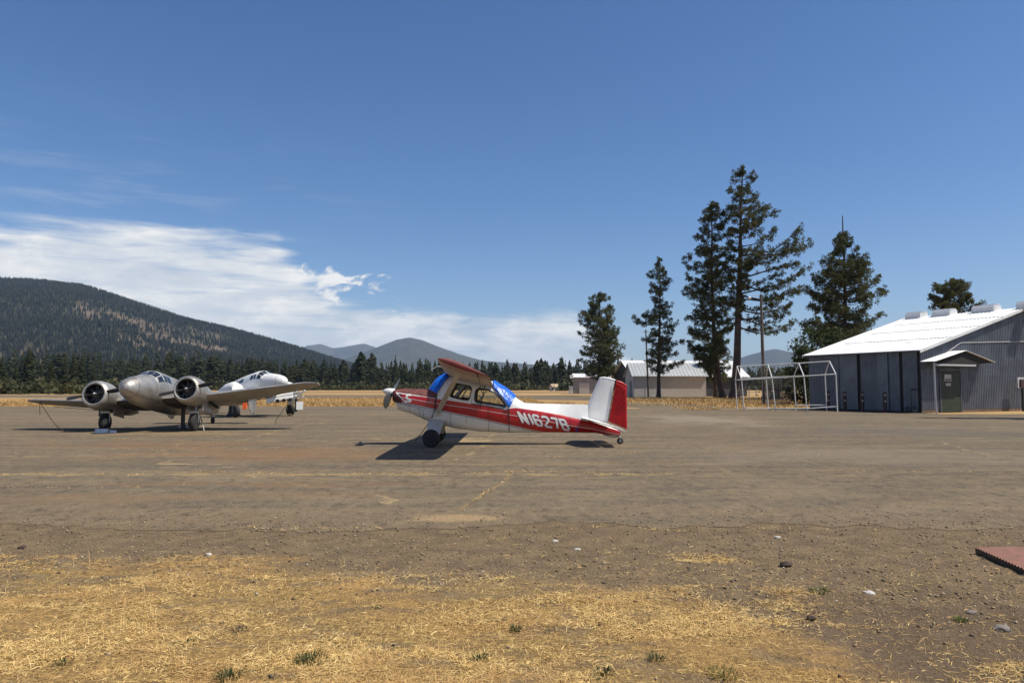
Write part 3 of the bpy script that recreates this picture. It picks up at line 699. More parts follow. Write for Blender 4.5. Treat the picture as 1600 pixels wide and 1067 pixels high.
pine('pine_tree', 'short pine with a crooked trunk behind the leaning pine', None, 125, [(1119, 617), (1116, 590), (1118, 560), (1121, 520)],
     [(.25, 2.2, 2.2), (.5, 2.8, 2.6), (.8, 2.0, 2.0), (.97, .7, .8)], 8, 70, .5, k=12, thick=.3)
# broadleaf trees left of the hangar
def leafy(label, px, top, D, w_, seed, n=1700, low=.12, mt='leaf'):
    rs = np.random.RandomState(seed); H = P(px, top, D).z; loc = Vector((P(px, 604, D).x, D, 0)); e = empty('broadleaf_tree', loc, label, 'tree')
    tr = MB(); tr.tube([loc + Vector((0, 0, -.1)), loc + Vector((.1, 0, H * .35)), loc + Vector((0, .1, H * .8))], [.2, .14, .03], 8); cl = []
    for i in range(46):
        a = rs.uniform(0, 2 * PI); u = rs.uniform(low, .97); rr = w_ * math.sqrt(max(0.02, 1 - ((u - .5) / .55) ** 2)) * rs.uniform(.5, 1)
        c = loc + Vector((math.cos(a) * rr, math.sin(a) * rr, u * H)); cl.append(c)
        tr.tube([loc + Vector((0, 0, max(.3, u * H - rr * .6))), loc.lerp(c, .6) + Vector((0, 0, u * H * .1)), c], [.05, .03, .01], 4, m=1, cap=False)
    cl = np.array([tuple(c) for c in cl]); c = cl[rs.randint(0, len(cl), n)] + rs.normal(0, 1, (n, 3)) * np.array([.42, .42, .24]) * (w_ / 2.2)
    d_ = rs.normal(0, 1, (n, 3)); d_[:, 2] *= .5; d_ /= np.linalg.norm(d_, axis=1)[:, None]; s_ = np.cross(d_, rs.normal(0, 1, (n, 3))); s_ /= np.linalg.norm(s_, axis=1)[:, None]
    q = rs.uniform(.09, .19, (n, 1)); v = np.stack([c - d_ * q, c - s_ * q * .55, c + d_ * q, c + s_ * q * .55], 1).reshape(-1, 3)
    np_mesh('crown', v, np.arange(len(v)).reshape(-1, 4), M[mt], parent=e); tr.build('trunk', [M['bark'], M['twig']], e, smooth=60, weld=False)
leafy('green broadleaf tree rising behind the left end of the hangar', 1284, 508, 74, 2.6, 21, 5200)
leafy('lower dark bushy tree against the far left corner of the hangar', 1256, 537, 72, 1.7, 22, 3600, .05)
leafy('small tree left of the hangar behind the wire enclosure', 1216, 572, 96, 2.6, 23, 2600, .05, 'bush')
# large pine just outside the frame, its shadow reaches into the picture
pine('pine_tree', 'pine standing just right of the view whose shadow falls before the hangar', None, 41.5, [(1800, 640), (1800, 400), (1800, 120)],
     [(.2, 1.0, 1.2), (.5, 1.6, 1.7), (.8, 1.2, 1.3), (.97, .5, .5)], 9, 70, .45, k=10, thick=.3)
# distant single bushes on the right of the field
for i, (px, D, w_, lb) in enumerate(((885, 330, 5.5, 'dark bush on the field beyond the red plane spine'), (897, 335, 4, 'smaller dark bush right of the first one on the field'))):
    loc = Vector((P(px, 604, D).x, D, -.1)); v, f = blob_np(70 + i, 260); o = np_mesh('bush', v * w_ + np.array(loc), f, M['needle_far'], origin=loc); tag(o, lb, 'bush', 'bushes far on the field')

# ---------------------------------------------------------------- grasses and gravel
def blades(name, pos, L, wd, m, seed, flat=.7, label=None, cat='grass', parent=None, zoff=0.0):
    rs = np.random.RandomState(seed); n = len(pos); a = rs.uniform(0, 2 * PI, n)
    el_ = np.abs(rs.normal(0, 1, n)) * (1 - flat) * 1.3 + .04; el_ = np.clip(el_, .03, 1.45)
    d1 = np.stack([np.cos(a) * np.cos(el_), np.sin(a) * np.cos(el_), np.sin(el_)], -1)
    a2 = a + rs.normal(0, .5, n); e2 = el_ - rs.uniform(.1, .7, n); d2 = np.stack([np.cos(a2) * np.cos(e2), np.sin(a2) * np.cos(e2), np.sin(e2)], -1)
    sd = np.stack([-np.sin(a), np.cos(a), rs.normal(0, .4, n)], -1) * (wd * rs.uniform(.6, 1.3, n))[:, None] * .5
    l = (L * rs.uniform(.45, 1.2, n))[:, None]; mid = pos + d1 * l * .55; tip = mid + d2 * l * .45
    tip[:, 2] = np.maximum(tip[:, 2], pos[:, 2] + .004)
    v = np.stack([pos - sd, pos + sd, mid + sd * .8, mid - sd * .8, tip + sd * .15, tip - sd * .15], 1).reshape(-1, 3)
    i = np.arange(n)[:, None] * 6; f = np.concatenate([i + [0, 1, 2, 3], i + [3, 2, 4, 5]], 0)
    return tag(np_mesh(name, v, f, m), label, cat, kind='stuff')
rs = np.random.RandomState(77)
def fbm(x, y, s, seed): return nz(x, y, s, seed, 3)
n = 420000; Y = rs.uniform(4.1, 9.3, n); X = rs.uniform(-1, 1, n) * Y * .74
xg = np.linspace(-7.5, 7.5, 161); yg = np.linspace(4, 9.5, 90); GX, GY = np.meshgrid(xg, yg)
NB = nz(GX * 1.0, GY * 2.2, .5, 1.3, 4); NF = nz(GX, GY * 1.6, 2.6, 6.3, 4); ZG = ground_z(GX, GY)
def samp(A, x, y):
    i = np.clip(((x - xg[0]) / (xg[1] - xg[0])), 0, len(xg) - 1.01); j = np.clip(((y - yg[0]) / (yg[1] - yg[0])), 0, len(yg) - 1.01)
    a, b_ = i.astype(int), j.astype(int); u, w_ = i - a, j - b_
    return A[b_, a] * (1 - u) * (1 - w_) + A[b_, a + 1] * u * (1 - w_) + A[b_ + 1, a] * (1 - u) * w_ + A[b_ + 1, a + 1] * u * w_
bound = 7.05 - 3.0 * np.clip((X - 1.1) / 2.6, 0, 1) + .85 * np.clip((X + 6) / 2.4, 0, 1) * np.clip((-.6 - X) / 2, 0, 1)
dens = np.clip((bound - Y) * .8 + samp(NB, X, Y) * 3.3, 0, 1) * np.clip(.55 + samp(NF, X, Y) * 2.0, .06, 1)
keep = rs.rand(n) < dens * .92 + .006 + .03 * np.clip((8.6 - Y), 0, 1); X, Y = X[keep], Y[keep]
blades('dry_grass', np.stack([X, Y, samp(ZG, X, Y)], -1), .068, .0036, M['straw'], 3, .86, 'matted straw-coloured dry grass covering the foreground')
# upright tan stalks
sub = rs.rand(len(X)) < .06; blades('dry_stalks', np.stack([X[sub], Y[sub], samp(ZG, X[sub], Y[sub])], -1), .10, .0026, M['straw'], 5, .1, 'thin upright straw stalks scattered through the foreground grass')
# golden field grass, tall enough to show as an edge
n = 70000; Y = np.concatenate([rs.uniform(70, 118, n // 2), rs.uniform(70, 78, n // 2)]); X = np.concatenate([rs.uniform(-64, 22, n // 2), rs.uniform(-55, 6, n // 2)])
k_ = ~((X > 3) & (Y > 74 + (26 - X) * 0)); X, Y = X[k_], Y[k_]
blades('field_grass', np.stack([X, Y, X * 0], -1), .42, .035, M['fieldgrass'], 6, .05, 'golden knee-high dry grass beyond the apron')
n = 60000; X = rs.uniform(13, 46, n); Y = rs.uniform(64, 120, n)
k_ = (Y > 66 + np.clip(24 - X, 0, 12) * 1.3) & (Y < 118) ; k_ &= ~((X > 12) & (X < 22) & (Y < 85) & (rs.rand(n) < .9) & (X / Y < .205))
X, Y = X[k_], Y[k_]; k_ = fbm(X, Y, .15, 4.) > -.25; X, Y = X[k_], Y[k_]
blades('roadside_grass', np.stack([X, Y, X * 0], -1), .36, .04, M['fieldgrass'], 7, .05, 'golden grass under the tall pines by the sheds')
n = 9000; X = rs.uniform(14, 30, n); Y = rs.uniform(58.5, 66, n)
k_ = (fbm(X, Y, .3, 14.) > .0) & (X < 24.0); blades('weeds', np.stack([X[k_], Y[k_], X[k_] * 0 + .01], -1), .25, .03, M['fieldgrass'], 8, .3, 'thin dry weeds at the edge of the apron near the pipe frame')
# dead weeds growing along the cracks of the apron
rs = np.random.RandomState(31); cp = []
for path, wdt, dn in (([(0, 742), (200, 741), (350, 738), (520, 742), (700, 739), (860, 737), (1055, 741)], .13, 260), ([(1055, 741), (1180, 737), (1400, 736), (1600, 739)], .05, 60),
        ([(150, 716), (300, 700), (420, 704), (560, 690)], .16, 90), ([(0, 708), (180, 702), (330, 706), (470, 697)], .14, 80), ([(520, 656), (455, 668), (380, 688), (300, 700)], .12, 110), ([(985, 644), (1120, 655), (1250, 668)], .16, 80),
        ([(703, 806), (740, 786), (760, 770), (790, 752), (800, 740)], .045, 200), ([(640, 712), (700, 700), (760, 703)], .12, 120), ([(840, 722), (900, 708), (960, 712), (1010, 702)], .09, 120), ([(40, 690), (160, 684), (300, 690)], .2, 90),
        ([(430, 668), (520, 664), (600, 672)], .2, 70), ([(1100, 700), (1230, 712), (1380, 705)], .07, 80), ([(380, 826), (420, 829), (520, 825), (600, 829)], .06, 130), ([(880, 828), (1000, 824), (1200, 829), (1380, 826)], .05, 160), ([(0, 760), (160, 764), (300, 757)], .06, 90)):
    for (x0, y0), (x1, y1) in zip(path[:-1], path[1:]):
        a, b_ = G(x0, y0), G(x1, y1); L = (b_ - a).length; n = int(L * dn); n = int(n * .6); t_ = rs.rand(n); X = a.x + (b_.x - a.x) * t_; Y = a.y + (b_.y - a.y) * t_
        j = nz(X, Y * 0, 1.1, y0 * .01, 3) * .35 + nz(X, Y * 0, 5., y0 * .02, 2) * .06; gp = nz(X, Y, 1.7, 4. + x0 * .01, 3); k_ = gp + rs.normal(0, .12, n) > -.06
        cp.append(np.stack([X + rs.normal(0, wdt * .4, n), Y + j + rs.normal(0, wdt * .5, n), X * 0 + .008], -1)[k_])
blades('crack_weeds', np.concatenate(cp), .045, .007, M['straw'], 32, .6, 'dead straw weeds growing in lines along the asphalt cracks')
# gravel
def pebs(name, n, y0, y1, s0, s1, seed, fn, label):
    rs = np.random.RandomState(seed); Y = rs.uniform(y0, y1, n); X = rs.uniform(-1, 1, n) * Y * .74; k_ = rs.rand(n) < fn(X, Y); X, Y = X[k_], Y[k_]; n = len(X)
    ico = np.array([(1, 0, 0), (-1, 0, 0), (0, 1, 0), (0, -1, 0), (0, 0, 1), (0, 0, -1)], float)
    fc = np.array([(0, 2, 4), (2, 1, 4), (1, 3, 4), (3, 0, 4), (2, 0, 5), (1, 2, 5), (3, 1, 5), (0, 3, 5)])
    s = s0 + (s1 - s0) * rs.rand(n) ** 12; j = rs.uniform(.6, 1.2, (n, 6, 1)); a = rs.uniform(0, 2 * PI, n); v = ico[None] * j * s[:, None, None] * np.array([1, .75, .5])
    c, q = np.cos(a)[:, None], np.sin(a)[:, None]; x = v[..., 0] * c - v[..., 1] * q; y = v[..., 0] * q + v[..., 1] * c; x += .3 * v[..., 2]
    zz = np.where(Y < 9.4, samp(ZG, X, np.clip(Y, 4, 9.4)), .006)
    V = np.stack([x + X[:, None], y + Y[:, None], v[..., 2] + zz[:, None] + s[:, None] * .25], -1).reshape(-1, 3)
    tag(np_mesh(name, V, (fc[None] + np.arange(n)[:, None, None] * 6).reshape(-1, 3), M['pebble']), label, 'gravel', kind='stuff')
pebs('gravel', 52000, 4.2, 12.8, .0035, .028, 4, lambda x, y: np.clip((y - (6.2 - np.clip((x - .6) * .5, 0, 2.2))) * .5, .06, 1) * np.clip((12.4 - y) / 3.0, 0.0, 1) ** 1.5, 'loose brown gravel between the grass and the asphalt')
pebs('fine_gravel', 170000, 4.2, 11.6, .0035, .012, 14, lambda x, y: np.clip((y - (5.6 - np.clip((x - .6) * .5, 0, 2.2))) * .5, .1, 1) * np.clip((11.6 - y) / 2.5, 0.0, 1), 'fine pale and dark chippings over the brown dirt')
pebs('loose_grit', 5000, 10.2, 24, .004, .022, 6, lambda x, y: np.clip(.8 - (y - 10) * .05, .15, 1), 'small grit scattered on the asphalt')
# single rocks and weeds one can point at
def rock(px, py, s, col, lb, sd, flat=.55):
    g = G(px, py); bm = bmesh.new(); bmesh.ops.create_icosphere(bm, subdivisions=2, radius=s)
    for v in bm.verts:
        f_ = 1 + .35 * noise.noise(v.co / s * 1.3 + Vector((sd, 0, 0))); v.co = Vector((v.co.x * f_ * 1.3, v.co.y * f_, v.co.z * f_ * flat))
    me = bpy.data.meshes.new('rock'); bm.to_mesh(me); bm.free(); me.transform(Matrix.Translation(g + Vector((0, 0, s * flat * .5))))
    tag(link_mesh('rock', me, col, origin=g), lb, 'rock', 'loose rocks on the gravel')
M['rockd'] = weather((.06, .035, .026), .3, 20, name='dark rock', rough=.9); M['rockl'] = weather((.50, .47, .42), .2, 20, name='pale rock', rough=.9); M['rockm'] = weather((.20, .17, .14), .2, 20, name='grey rock', rough=.9)
for a in ((1228, 883, .052, M['rockd'], 'dark reddish rock alone on the gravel left of the green tuft', 1), (902, 859, .03, M['rockl'], 'small white stone on the gravel below the red plane tail', 2),
          (1358, 928, .04, M['rockl'], 'flat pale stone right of the green tuft', 3), (1518, 958, .035, M['rockm'], 'grey stone in the bare dirt at lower right', 4),
          (1565, 984, .05, M['rockm'], 'flat brown stone at the lower right edge', 5), (1268, 966, .03, M['rockd'], 'dark stone below the green tuft', 6),
          (326, 867, .03, M['rockl'], 'pale stone at the tip of the left straw patch', 7), (34, 856, .035, M['rockd'], 'dark chip on the gravel at far left', 8), (867, 846, .03, M['rockl'], 'white chip at the asphalt edge', 9),
          (1215, 840, .03, M['rockl'], 'whitish stone right at the asphalt edge', 10)): rock(*a)
def tuft(px, py, r, h, m, lb, n=90, sd=1):
    g = G(px, py); rs = np.random.RandomState(sd); a = rs.uniform(0, 2 * PI, n); rr = r * np.sqrt(rs.rand(n)); pos = np.stack([g.x + np.cos(a) * rr, g.y + np.sin(a) * rr, 0 * a], -1)
    l = h * .62 * rs.uniform(.4, 1.1, n); tl = rs.uniform(.1, .9, n); d_ = np.stack([np.cos(a) * tl, np.sin(a) * tl, np.ones(n)], -1); d_ /= np.linalg.norm(d_, axis=1)[:, None]
    sd_ = np.stack([-np.sin(a), np.cos(a), 0 * a], -1) * .003; mid = pos + d_ * l[:, None] * .6; tip = mid + (d_ + np.stack([np.cos(a), np.sin(a), -.4 + 0 * a], -1) * .6) * l[:, None] * .4
    v = np.stack([pos - sd_, pos + sd_, mid + sd_, mid - sd_, tip + sd_ * .2, tip - sd_ * .2], 1).reshape(-1, 3); i = np.arange(n)[:, None] * 6
    o = np_mesh('weed_tuft', v, np.concatenate([i + [0, 1, 2, 3], i + [3, 2, 4, 5]], 0), m, origin=g); tag(o, lb, 'weed', 'green weed tufts')
M['greengrass'] = leafmat('green weeds', (.09, .11, .03), (.14, .16, .04), (.30, .26, .09), 3)
M['darkweed'] = leafmat('dark weeds', (.035, .05, .018), (.06, .08, .025), (.10, .10, .04), 3)
for a in ((1281, 928, .09, .10, M['greengrass'], 'bright green grass tuft alone on the gravel', 170, 1), (487, 1032, .11, .07, M['darkweed'], 'dark green weed in the straw left of centre', 120, 2), (357, 1060, .07, .10, M['darkweed'], 'dark weed at the bottom edge of the photo', 80, 3),
          (470, 1036, .05, .05, M['darkweed'], 'small weed beside the dark one left of centre', 50, 4), (290, 1008, .08, .06, M['darkweed'], 'faint weed in the straw at left', 60, 5), (1130, 1054, .11, .06, M['greengrass'], 'yellow green weed at the bottom right of centre', 110, 6),
          (1226, 1030, .07, .06, M['greengrass'], 'low spreading weed on bare soil at lower right', 90, 7), (1025, 1030, .06, .06, M['darkweed'], 'small dark weed in the orange grass', 60, 8), (945, 1052, .07, .06, M['darkweed'], 'weed at the bottom edge right of centre', 60, 9),
          (806, 984, .06, .06, M['darkweed'], 'dark weed in the middle of the straw', 60, 10), (100, 1035, .06, .05, M['darkweed'], 'small weed low at left', 40, 11), (590, 950, .05, .05, M['darkweed'], 'little weed near the gravel edge', 40, 12),
          (1500, 970, .06, .06, M['greengrass'], 'thin green growth on the dirt at right', 90, 13), (375, 985, .07, .06, M['rope'], 'brown dead weed in the left straw', 60, 14), (750, 1030, .06, .07, M['darkweed'], 'thin weed right of the straw centre', 50, 15)): tuft(*a)
# ================================================================ metal hangar
M['roofw'] = weather((.70, .70, .69), .10, .6, (.36, .33, .29), 2, .55, .5, name='white roof sheet', streak=(1, .25, 1))
M['galv'] = weather((.125, .14, .165), .25, .8, (.12, .09, .07), 2.5, .5, .5, metal=.45, name='galvanised sheet', streak=(2.5, 2.5, .35))
M['galvside'] = weather((.11, .128, .155), .22, .8, (.12, .10, .09), 2.5, .45, .55, metal=.35, name='grey blue sheet', streak=(2.5, 2.5, .3))
M['galvlight'] = weather((.13, .15, .18), .16, .8, (.14, .12, .1), 2.5, .4, .5, metal=.35, name='lighter grey sheet', streak=(2.5, 2.5, .3))
M['rustskirt'] = weather((.16, .10, .065), .3, 2, name='rusty skirt', rough=.85)
M['greendoor'] = weather((.018, .030, .014), .25, 2, (.08, .06, .04), 4, .4, .6, name='dark green door')
M['pipew'] = weather((.66, .65, .62), .12, 2, (.3, .2, .13), 5, .4, .5, name='white pipe')
M['cable'] = mat('light grey conduit', (.45, .45, .44), .6)
M['notice'] = mat('notice paper', (.5, .49, .46), .7); M['ink'] = mat('notice ink', (.05, .03, .03), .7)
M['bollard'] = weather((.055, .022, .020), .3, 5, name='bollard paint', rough=.7)
M['concrete'] = weather((.36, .34, .31), .15, 3, name='concrete', rough=.9)
HC = Vector((28.7, 52, 0)); hu = Vector((.905, .43, 0)).normalized(); hw = Vector((-hu.y, hu.x, 0))
HT = Matrix(((hu.x, hw.x, 0, HC.x), (hu.y, hw.y, 0, HC.y), (0, 0, 1, 0), (0, 0, 0, 1)))
def hitl(px, py, o, axis):
    "photo ray meets the plane local a=const ('a') or b=const ('b'); returns local coords"
    d = P(px, py, 1.0) - Vector((0, 0, CH)); d = Vector((d.x, d.y, d.z)); Ti = HT.inverted(); o0 = Ti @ Vector((0, 0, CH)); dl = Ti.to_3x3() @ d
    t = (o - (o0.x if axis == 'a' else o0.y)) / (dl.x if axis == 'a' else dl.y); return o0 + dl * t
hangar = empty('metal_hangar', HC, 'large corrugated metal hangar with a white roof at the right edge of the photo', 'hangar')
WD, LN, EZ, SL = 24.6, 9.9, 4.42, .285
def rz_(a): return EZ + SL * min(a, WD - a)
def corr(a0, a1, per, amp, plane, z0, zf, mb, T=HT, m=0, flat=.3):
    "trapezoid-corrugated sheet; plane 'b' = along a at fixed b"
    pts = []; a = a0
    while a < a1:
        for fa, o in ((0, 0), (.2, 0), (.5 - flat / 2 + .0, amp), (.5 + flat / 2, amp), (.8, 0)): pts.append((a + fa * per, o))
        a += per
    pts = [p for p in pts if p[0] <= a1] + [(a1, 0)]
    V = []
    for p, o in pts:
        q = (p, plane[1] - o) if plane[0] == 'b' else (plane[1] - o, p)
        z1 = zf(p); V += [(q[0], q[1], z0), (q[0], q[1], z1)]
    mb.add(V, [(2 * i, 2 * i + 2, 2 * i + 3, 2 * i + 1) for i in range(len(pts) - 1)], m, T)
g = MB(); corr(0, WD, .20, .03, ('b', 0), .22, lambda a: rz_(a) + .02, g); g.build('gable_wall', M['galv'], hangar)
for zl in (2.75, 5.3):
    g = MB(); a_ = 0 if zl < EZ else (zl - EZ) / SL + .2; g.box(((a_ + WD - a_) / 2, -.034, zl), (WD - 2 * a_, .006, .035), T=HT); g.build('sheet_lap', M['galvside'], hangar)
g = MB(); corr(0, WD, .30, .03, ('b', LN), 0, lambda a: rz_(a) + .02, g); g.build('rear_wall', M['galv'], hangar)
g = MB(); g.box((WD / 2, .02, .105), (WD, .05, .21), T=HT); g.build('base_board', M['rustskirt'], hangar)
g = MB(); g.box((.05, LN / 2, EZ / 2), (.04, LN, EZ), T=HT); g.build('side_wall', M['dark'], hangar)
g = MB(); g.box((WD - .05, LN / 2, EZ / 2), (.04, LN, EZ), T=HT); g.build('far_side_wall', M['galv'], hangar)
pan = [(1262.5, 1297, .0, 'galvside'), (1297.5, 1312, .05, 'galvside'), (1312.6, 1327, .03, 'galvlight'), (1327.6, 1341, .08, 'galvlight'), (1345.5, 1371, .03, 'galvside'), (1371.8, 1389, .08, 'galvlight'), (1389.6, 1406.5, .04, 'galvside'), (1411.5, 1434.5, .03, 'galvside')]
for x0, x1, off, mm in pan:
    b0, b1 = sorted((hitl(x0, 600, 0, 'a').y, hitl(x1, 600, 0, 'a').y)); g = MB(); corr(max(b0, .02), min(b1, LN), .30, .025, ('a', -off), .10, lambda a: EZ - .02, g, flat=.15)
    g.build('wall_panel', M[mm], hangar)
# roof
g = MB()
for sgn in (0, 1):
    n = 46; V = []
    for i in range(n + 1):
        b = -.28 + (LN + .56) * i / n
        for k, rib in ((0, 0), (1, 0)) if False else ((0, 0),):
            pass
    per = .3; b = -.28; cols = []
    while b < LN + .28:
        cols += [(b, 0), (b + per * .7, 0), (b + per * .78, .03), (b + per * .92, .03)]; b += per
    cols = [c for c in cols if c[0] <= LN + .28] + [(LN + .28, 0)]
    aS = [-.38, 3, 6.2, 9.2, WD / 2]
    for b, o in cols:
        for a in aS:
            aa = a if not sgn else WD - a; V.append((aa, b, EZ + .06 + SL * a + o))
    na = len(aS); Fc = [(i * na + k, (i + 1) * na + k, (i + 1) * na + k + 1, i * na + k + 1) for i in range(len(cols) - 1) for k in range(na - 1)]
    g.add(V, Fc, 0, HT)
roof = g.build('roof', M['roofw'], hangar)
# lap seams, fascia, rake trim
g = MB()
for sgn in (1, -1):
    for b in (-.30, LN + .30):
        pts = [(-.4, EZ + .06 - SL * .4), (WD / 2, EZ + .06 + SL * WD / 2)]
        (a0, z0), (a1, z1) = pts
        if sgn < 0: a0, a1 = WD - a0, WD - a1
        g.prism([(a0, b - .02, z0 + .05), (a1, b - .02, z1 + .05), (a1, b - .02, z1 - .16), (a0, b - .02, z0 - .16)], (0, .04, 0), 0, HT)
g.build('rake_trim', M['roofw'], hangar)
g = MB(); g.box((-.39, LN / 2, EZ - .06), (.03, LN + .5, .10), T=HT); g.build('fascia', M['galvlight'], hangar)
for a in (3.2, 6.4, 9.3):
    g = MB(); z = EZ + .06 + SL * a; g.prism([(a - .03, -.2, z + .018), (a + .03, -.2, z + .052), (a + .03, -.2, z + .03), (a - .03, -.2, z - .01)], (0, LN * .93, 0), 0, HT); g.build('roof_seam', M['cable'], roof)
# ridge ventilators
for (x0, x1, xe) in ((1414, 1438, 1450), (1456, 1484, 1499), (1518, 1553, 1570), (1588, 1625, 1650)):
    pa = hitl(x0, 490, WD / 2 - .5, 'a').y; pb = hitl(x1, 490, WD / 2 - .5, 'a').y; b0, b1 = sorted((pa, pb)); zr = EZ + .06 + SL * WD / 2
    hw_ = .52; prof = [(-hw_ * .8, -.32), (-hw_, -.05), (-hw_, .22), (-hw_ * .72, .42), (hw_ * .72, .42), (hw_, .22), (hw_, -.05), (hw_ * .8, -.32)]
    g = MB(); g.loft([[Vector((WD / 2 + x, b, zr + z)) for x, z in prof] for b in (b0, b1)], 0, True, True, HT)
    g.box((WD / 2, (b0 + b1) / 2, zr + .445), (hw_ * 1.1, (b1 - b0) + .06, .05), 0, 0, HT)
    g.build('roof_vent', M['roofw'], roof, bevel=.015)
# porch over the door
g = MB()
za, ze = 4.40, 3.60
for s_ in (0, 1):
    a0 = -.05 if not s_ else 6.6; V = []
    b = .0; bs = []
    while b > -1.06: bs += [(b, 0), (b - .07, 0), (b - .1, .025), (b - .13, 0)]; b -= .15
    for b, o in bs:
        for a, z in ((a0, ze), (3.3, za)): V.append((a, b, z + o)); 
    g.add(V, [(2 * i, 2 * i + 2, 2 * i + 3, 2 * i + 1) for i in range(len(bs) - 1)], 0, HT)
    g.add([(a0, .0, ze - .03), (3.3, .0, za - .03), (3.3, -1.05, za - .03), (a0, -1.05, ze - .03)], [(0, 1, 2, 3)], 1, HT)
can = g.build('porch_roof', [M['roofw'], M['galvside']], hangar)
g = MB(); g.tube([(.22, -.95, 0), (.12, -.95, 1.2), (.1, -.95, 3.55)], .065, 6, 0, HT); g.build('porch_post', M['cable'], hangar)
g = MB(); g.box((2.35, -.97, 3.36), (4.5, .07, .12), T=HT); g.build('porch_beam', M['cable'], hangar)
g = MB(); g.prism([(.15, -1.0, 3.43), (3.3, -1.0, 4.27), (6.4, -1.0, 3.6), (4.6, -1.0, 3.43)], (0, .03, 0), 0, HT); g.build('porch_gable', M['dark'], hangar)
d0 = hitl(1468, 600, 0, 'b').x; d1 = hitl(1499, 600, 0, 'b').x
g = MB(); g.box(((d0 + d1) / 2, -.05, 1.5), (d1 - d0, .05, 2.9), T=HT); door = g.build('door', M['greendoor'], hangar, bevel=.008)
g = MB(); w2 = .09
for a, b_ in ((d0 - w2 / 2, w2), (d1 + w2 / 2, w2)): g.box((a, -.05, 1.52), (b_, .10, 3.0), T=HT)
g.box(((d0 + d1) / 2, -.052, 3.06), (d1 - d0 + 2 * w2 + .04, .11, .1), T=HT); g.build('door_frame', M['galvside'], hangar)
s0 = hitl(1475.5, 585, -.08, 'b'); s1 = hitl(1486.5, 600, -.08, 'b')
g = MB(); g.box(((s0.x + s1.x) / 2, -.085, s0.z * .5 + s1.z * .5 + .1), (s1.x - s0.x, .015, (s0.z - s1.z) * .72), T=HT)
g.box(((s0.x + s1.x) / 2 + .02, -.085, s1.z - .02), ((s1.x - s0.x) * .7, .015, .2), T=HT)
nt = g.build('notice', M['notice'], door)
g = MB(); cx = (s0.x + s1.x) / 2
for i, (zz, ww, hh) in enumerate(((.32, .42, .09), (.2, .36, .03), (.14, .30, .03), (.08, .36, .02), (.0, .30, .02))): g.box((cx, -.096, s1.z + zz), (ww * (s1.x - s0.x) / .5, .004, hh), T=HT)
g.build('printed_lines', M['ink'], nt)
g = MB(); g.lathe((d1 - .12, -.08, 1.2), (0, -1, 0), [(0, .02), (.05, .02), (.06, .04), (.09, .035), (.1, .0)], 10, 0, HT); g.build('door_knob', M['steel'], door)
g = MB(); pts = [hitl(1478, 552, -.06, 'b'), hitl(1500, 536, -.06, 'b'), hitl(1504, 535.3, -.06, 'b'), hitl(1640, 533, -.06, 'b')]
g.tube(pts, .03, 6, 0, HT); g.build('conduit', M['cable'], hangar)
# meter box on its post
loc = HT @ hitl(1595, 640, -.7, 'b'); loc.z = 0; mbx = empty('meter_box', loc, 'dark red electrical box on a post by the hangar wall at the right edge', 'electrical box')
g = MB(); c = hitl(1597, 599, -.7, 'b'); g.box((c.x, -.7, c.z), (.62, .22, .62), T=HT); g.build('box', M['bollard'], mbx, bevel=.02)
g = MB(); g.box((c.x - .1, -.69, c.z + .06), (.86, .03, .80), T=HT); g.build('backboard', M['cable'], mbx)
g = MB(); g.box((c.x, -.72, c.z / 2 - .16), (.14, .12, c.z - .32), T=HT); g.build('post', M['black'], mbx)
# hose reel / cable by the side wall
loc = HT @ Vector((-.45, hitl(1424, 640, -.45, 'a').y, 0)); hs = empty('wall_hydrant', loc, 'small pipe riser with hanging cable against the hangar side wall', 'pipe')
g = MB(); b = hitl(1424, 640, -.45, 'a').y; g.tube([(-.45, b, 0), (-.45, b, 1.5), (-.3, b, 1.6)], .03, 6, 0, HT); g.build('riser', M['black'], hs)
g = MB(); g.box((-.3, b - .1, 1.65), (.12, .3, .16), T=HT); g.build('valve_box', M['black'], hs)
g = MB(); g.tube([(-.5 - .25 * math.sin(q * .5), b + .35 * math.cos(q * .5), .25 + .2 * math.sin(q * .9)) for q in range(26)], .018, 5, 0, HT); g.build('hose', M['rubber'], hs)
# bollards
def bollard(px, first=None):
    q = hitl(px, 638, -1.3, 'a'); w_ = HT @ Vector((-1.3, q.y, 0)); return w_
lbs = ['bollard nearest the far end of the hangar side wall, inside the pipe frame', 'second bollard from the far end, just right of the pipe frame', 'third bollard, reddest one, standing before the dark door gap', 'bollard nearest the porch along the hangar side wall']
proto = None
for px, lb in zip((1294.5, 1320.5, 1347.5, 1383), lbs):
    p = bollard(px)
    if proto is None:
        e = empty('bollard', p, lb, 'bollard', 'posts guarding the hangar side wall'); proto = e
        MB().lathe(p, (0, 0, 1), [(-.05, .13), (1.42, .125), (1.47, .10), (1.5, .0)], 14).build('post', M['bollard'], e, smooth=50)
        for z in (1.25, .8): MB().box(p + Vector((-.03, -.128, z)), (.11, .012, .1)).build('reflector', M['notice'], e)
    else:
        e = copy_tree(proto); e.location = p; e['label'] = lb

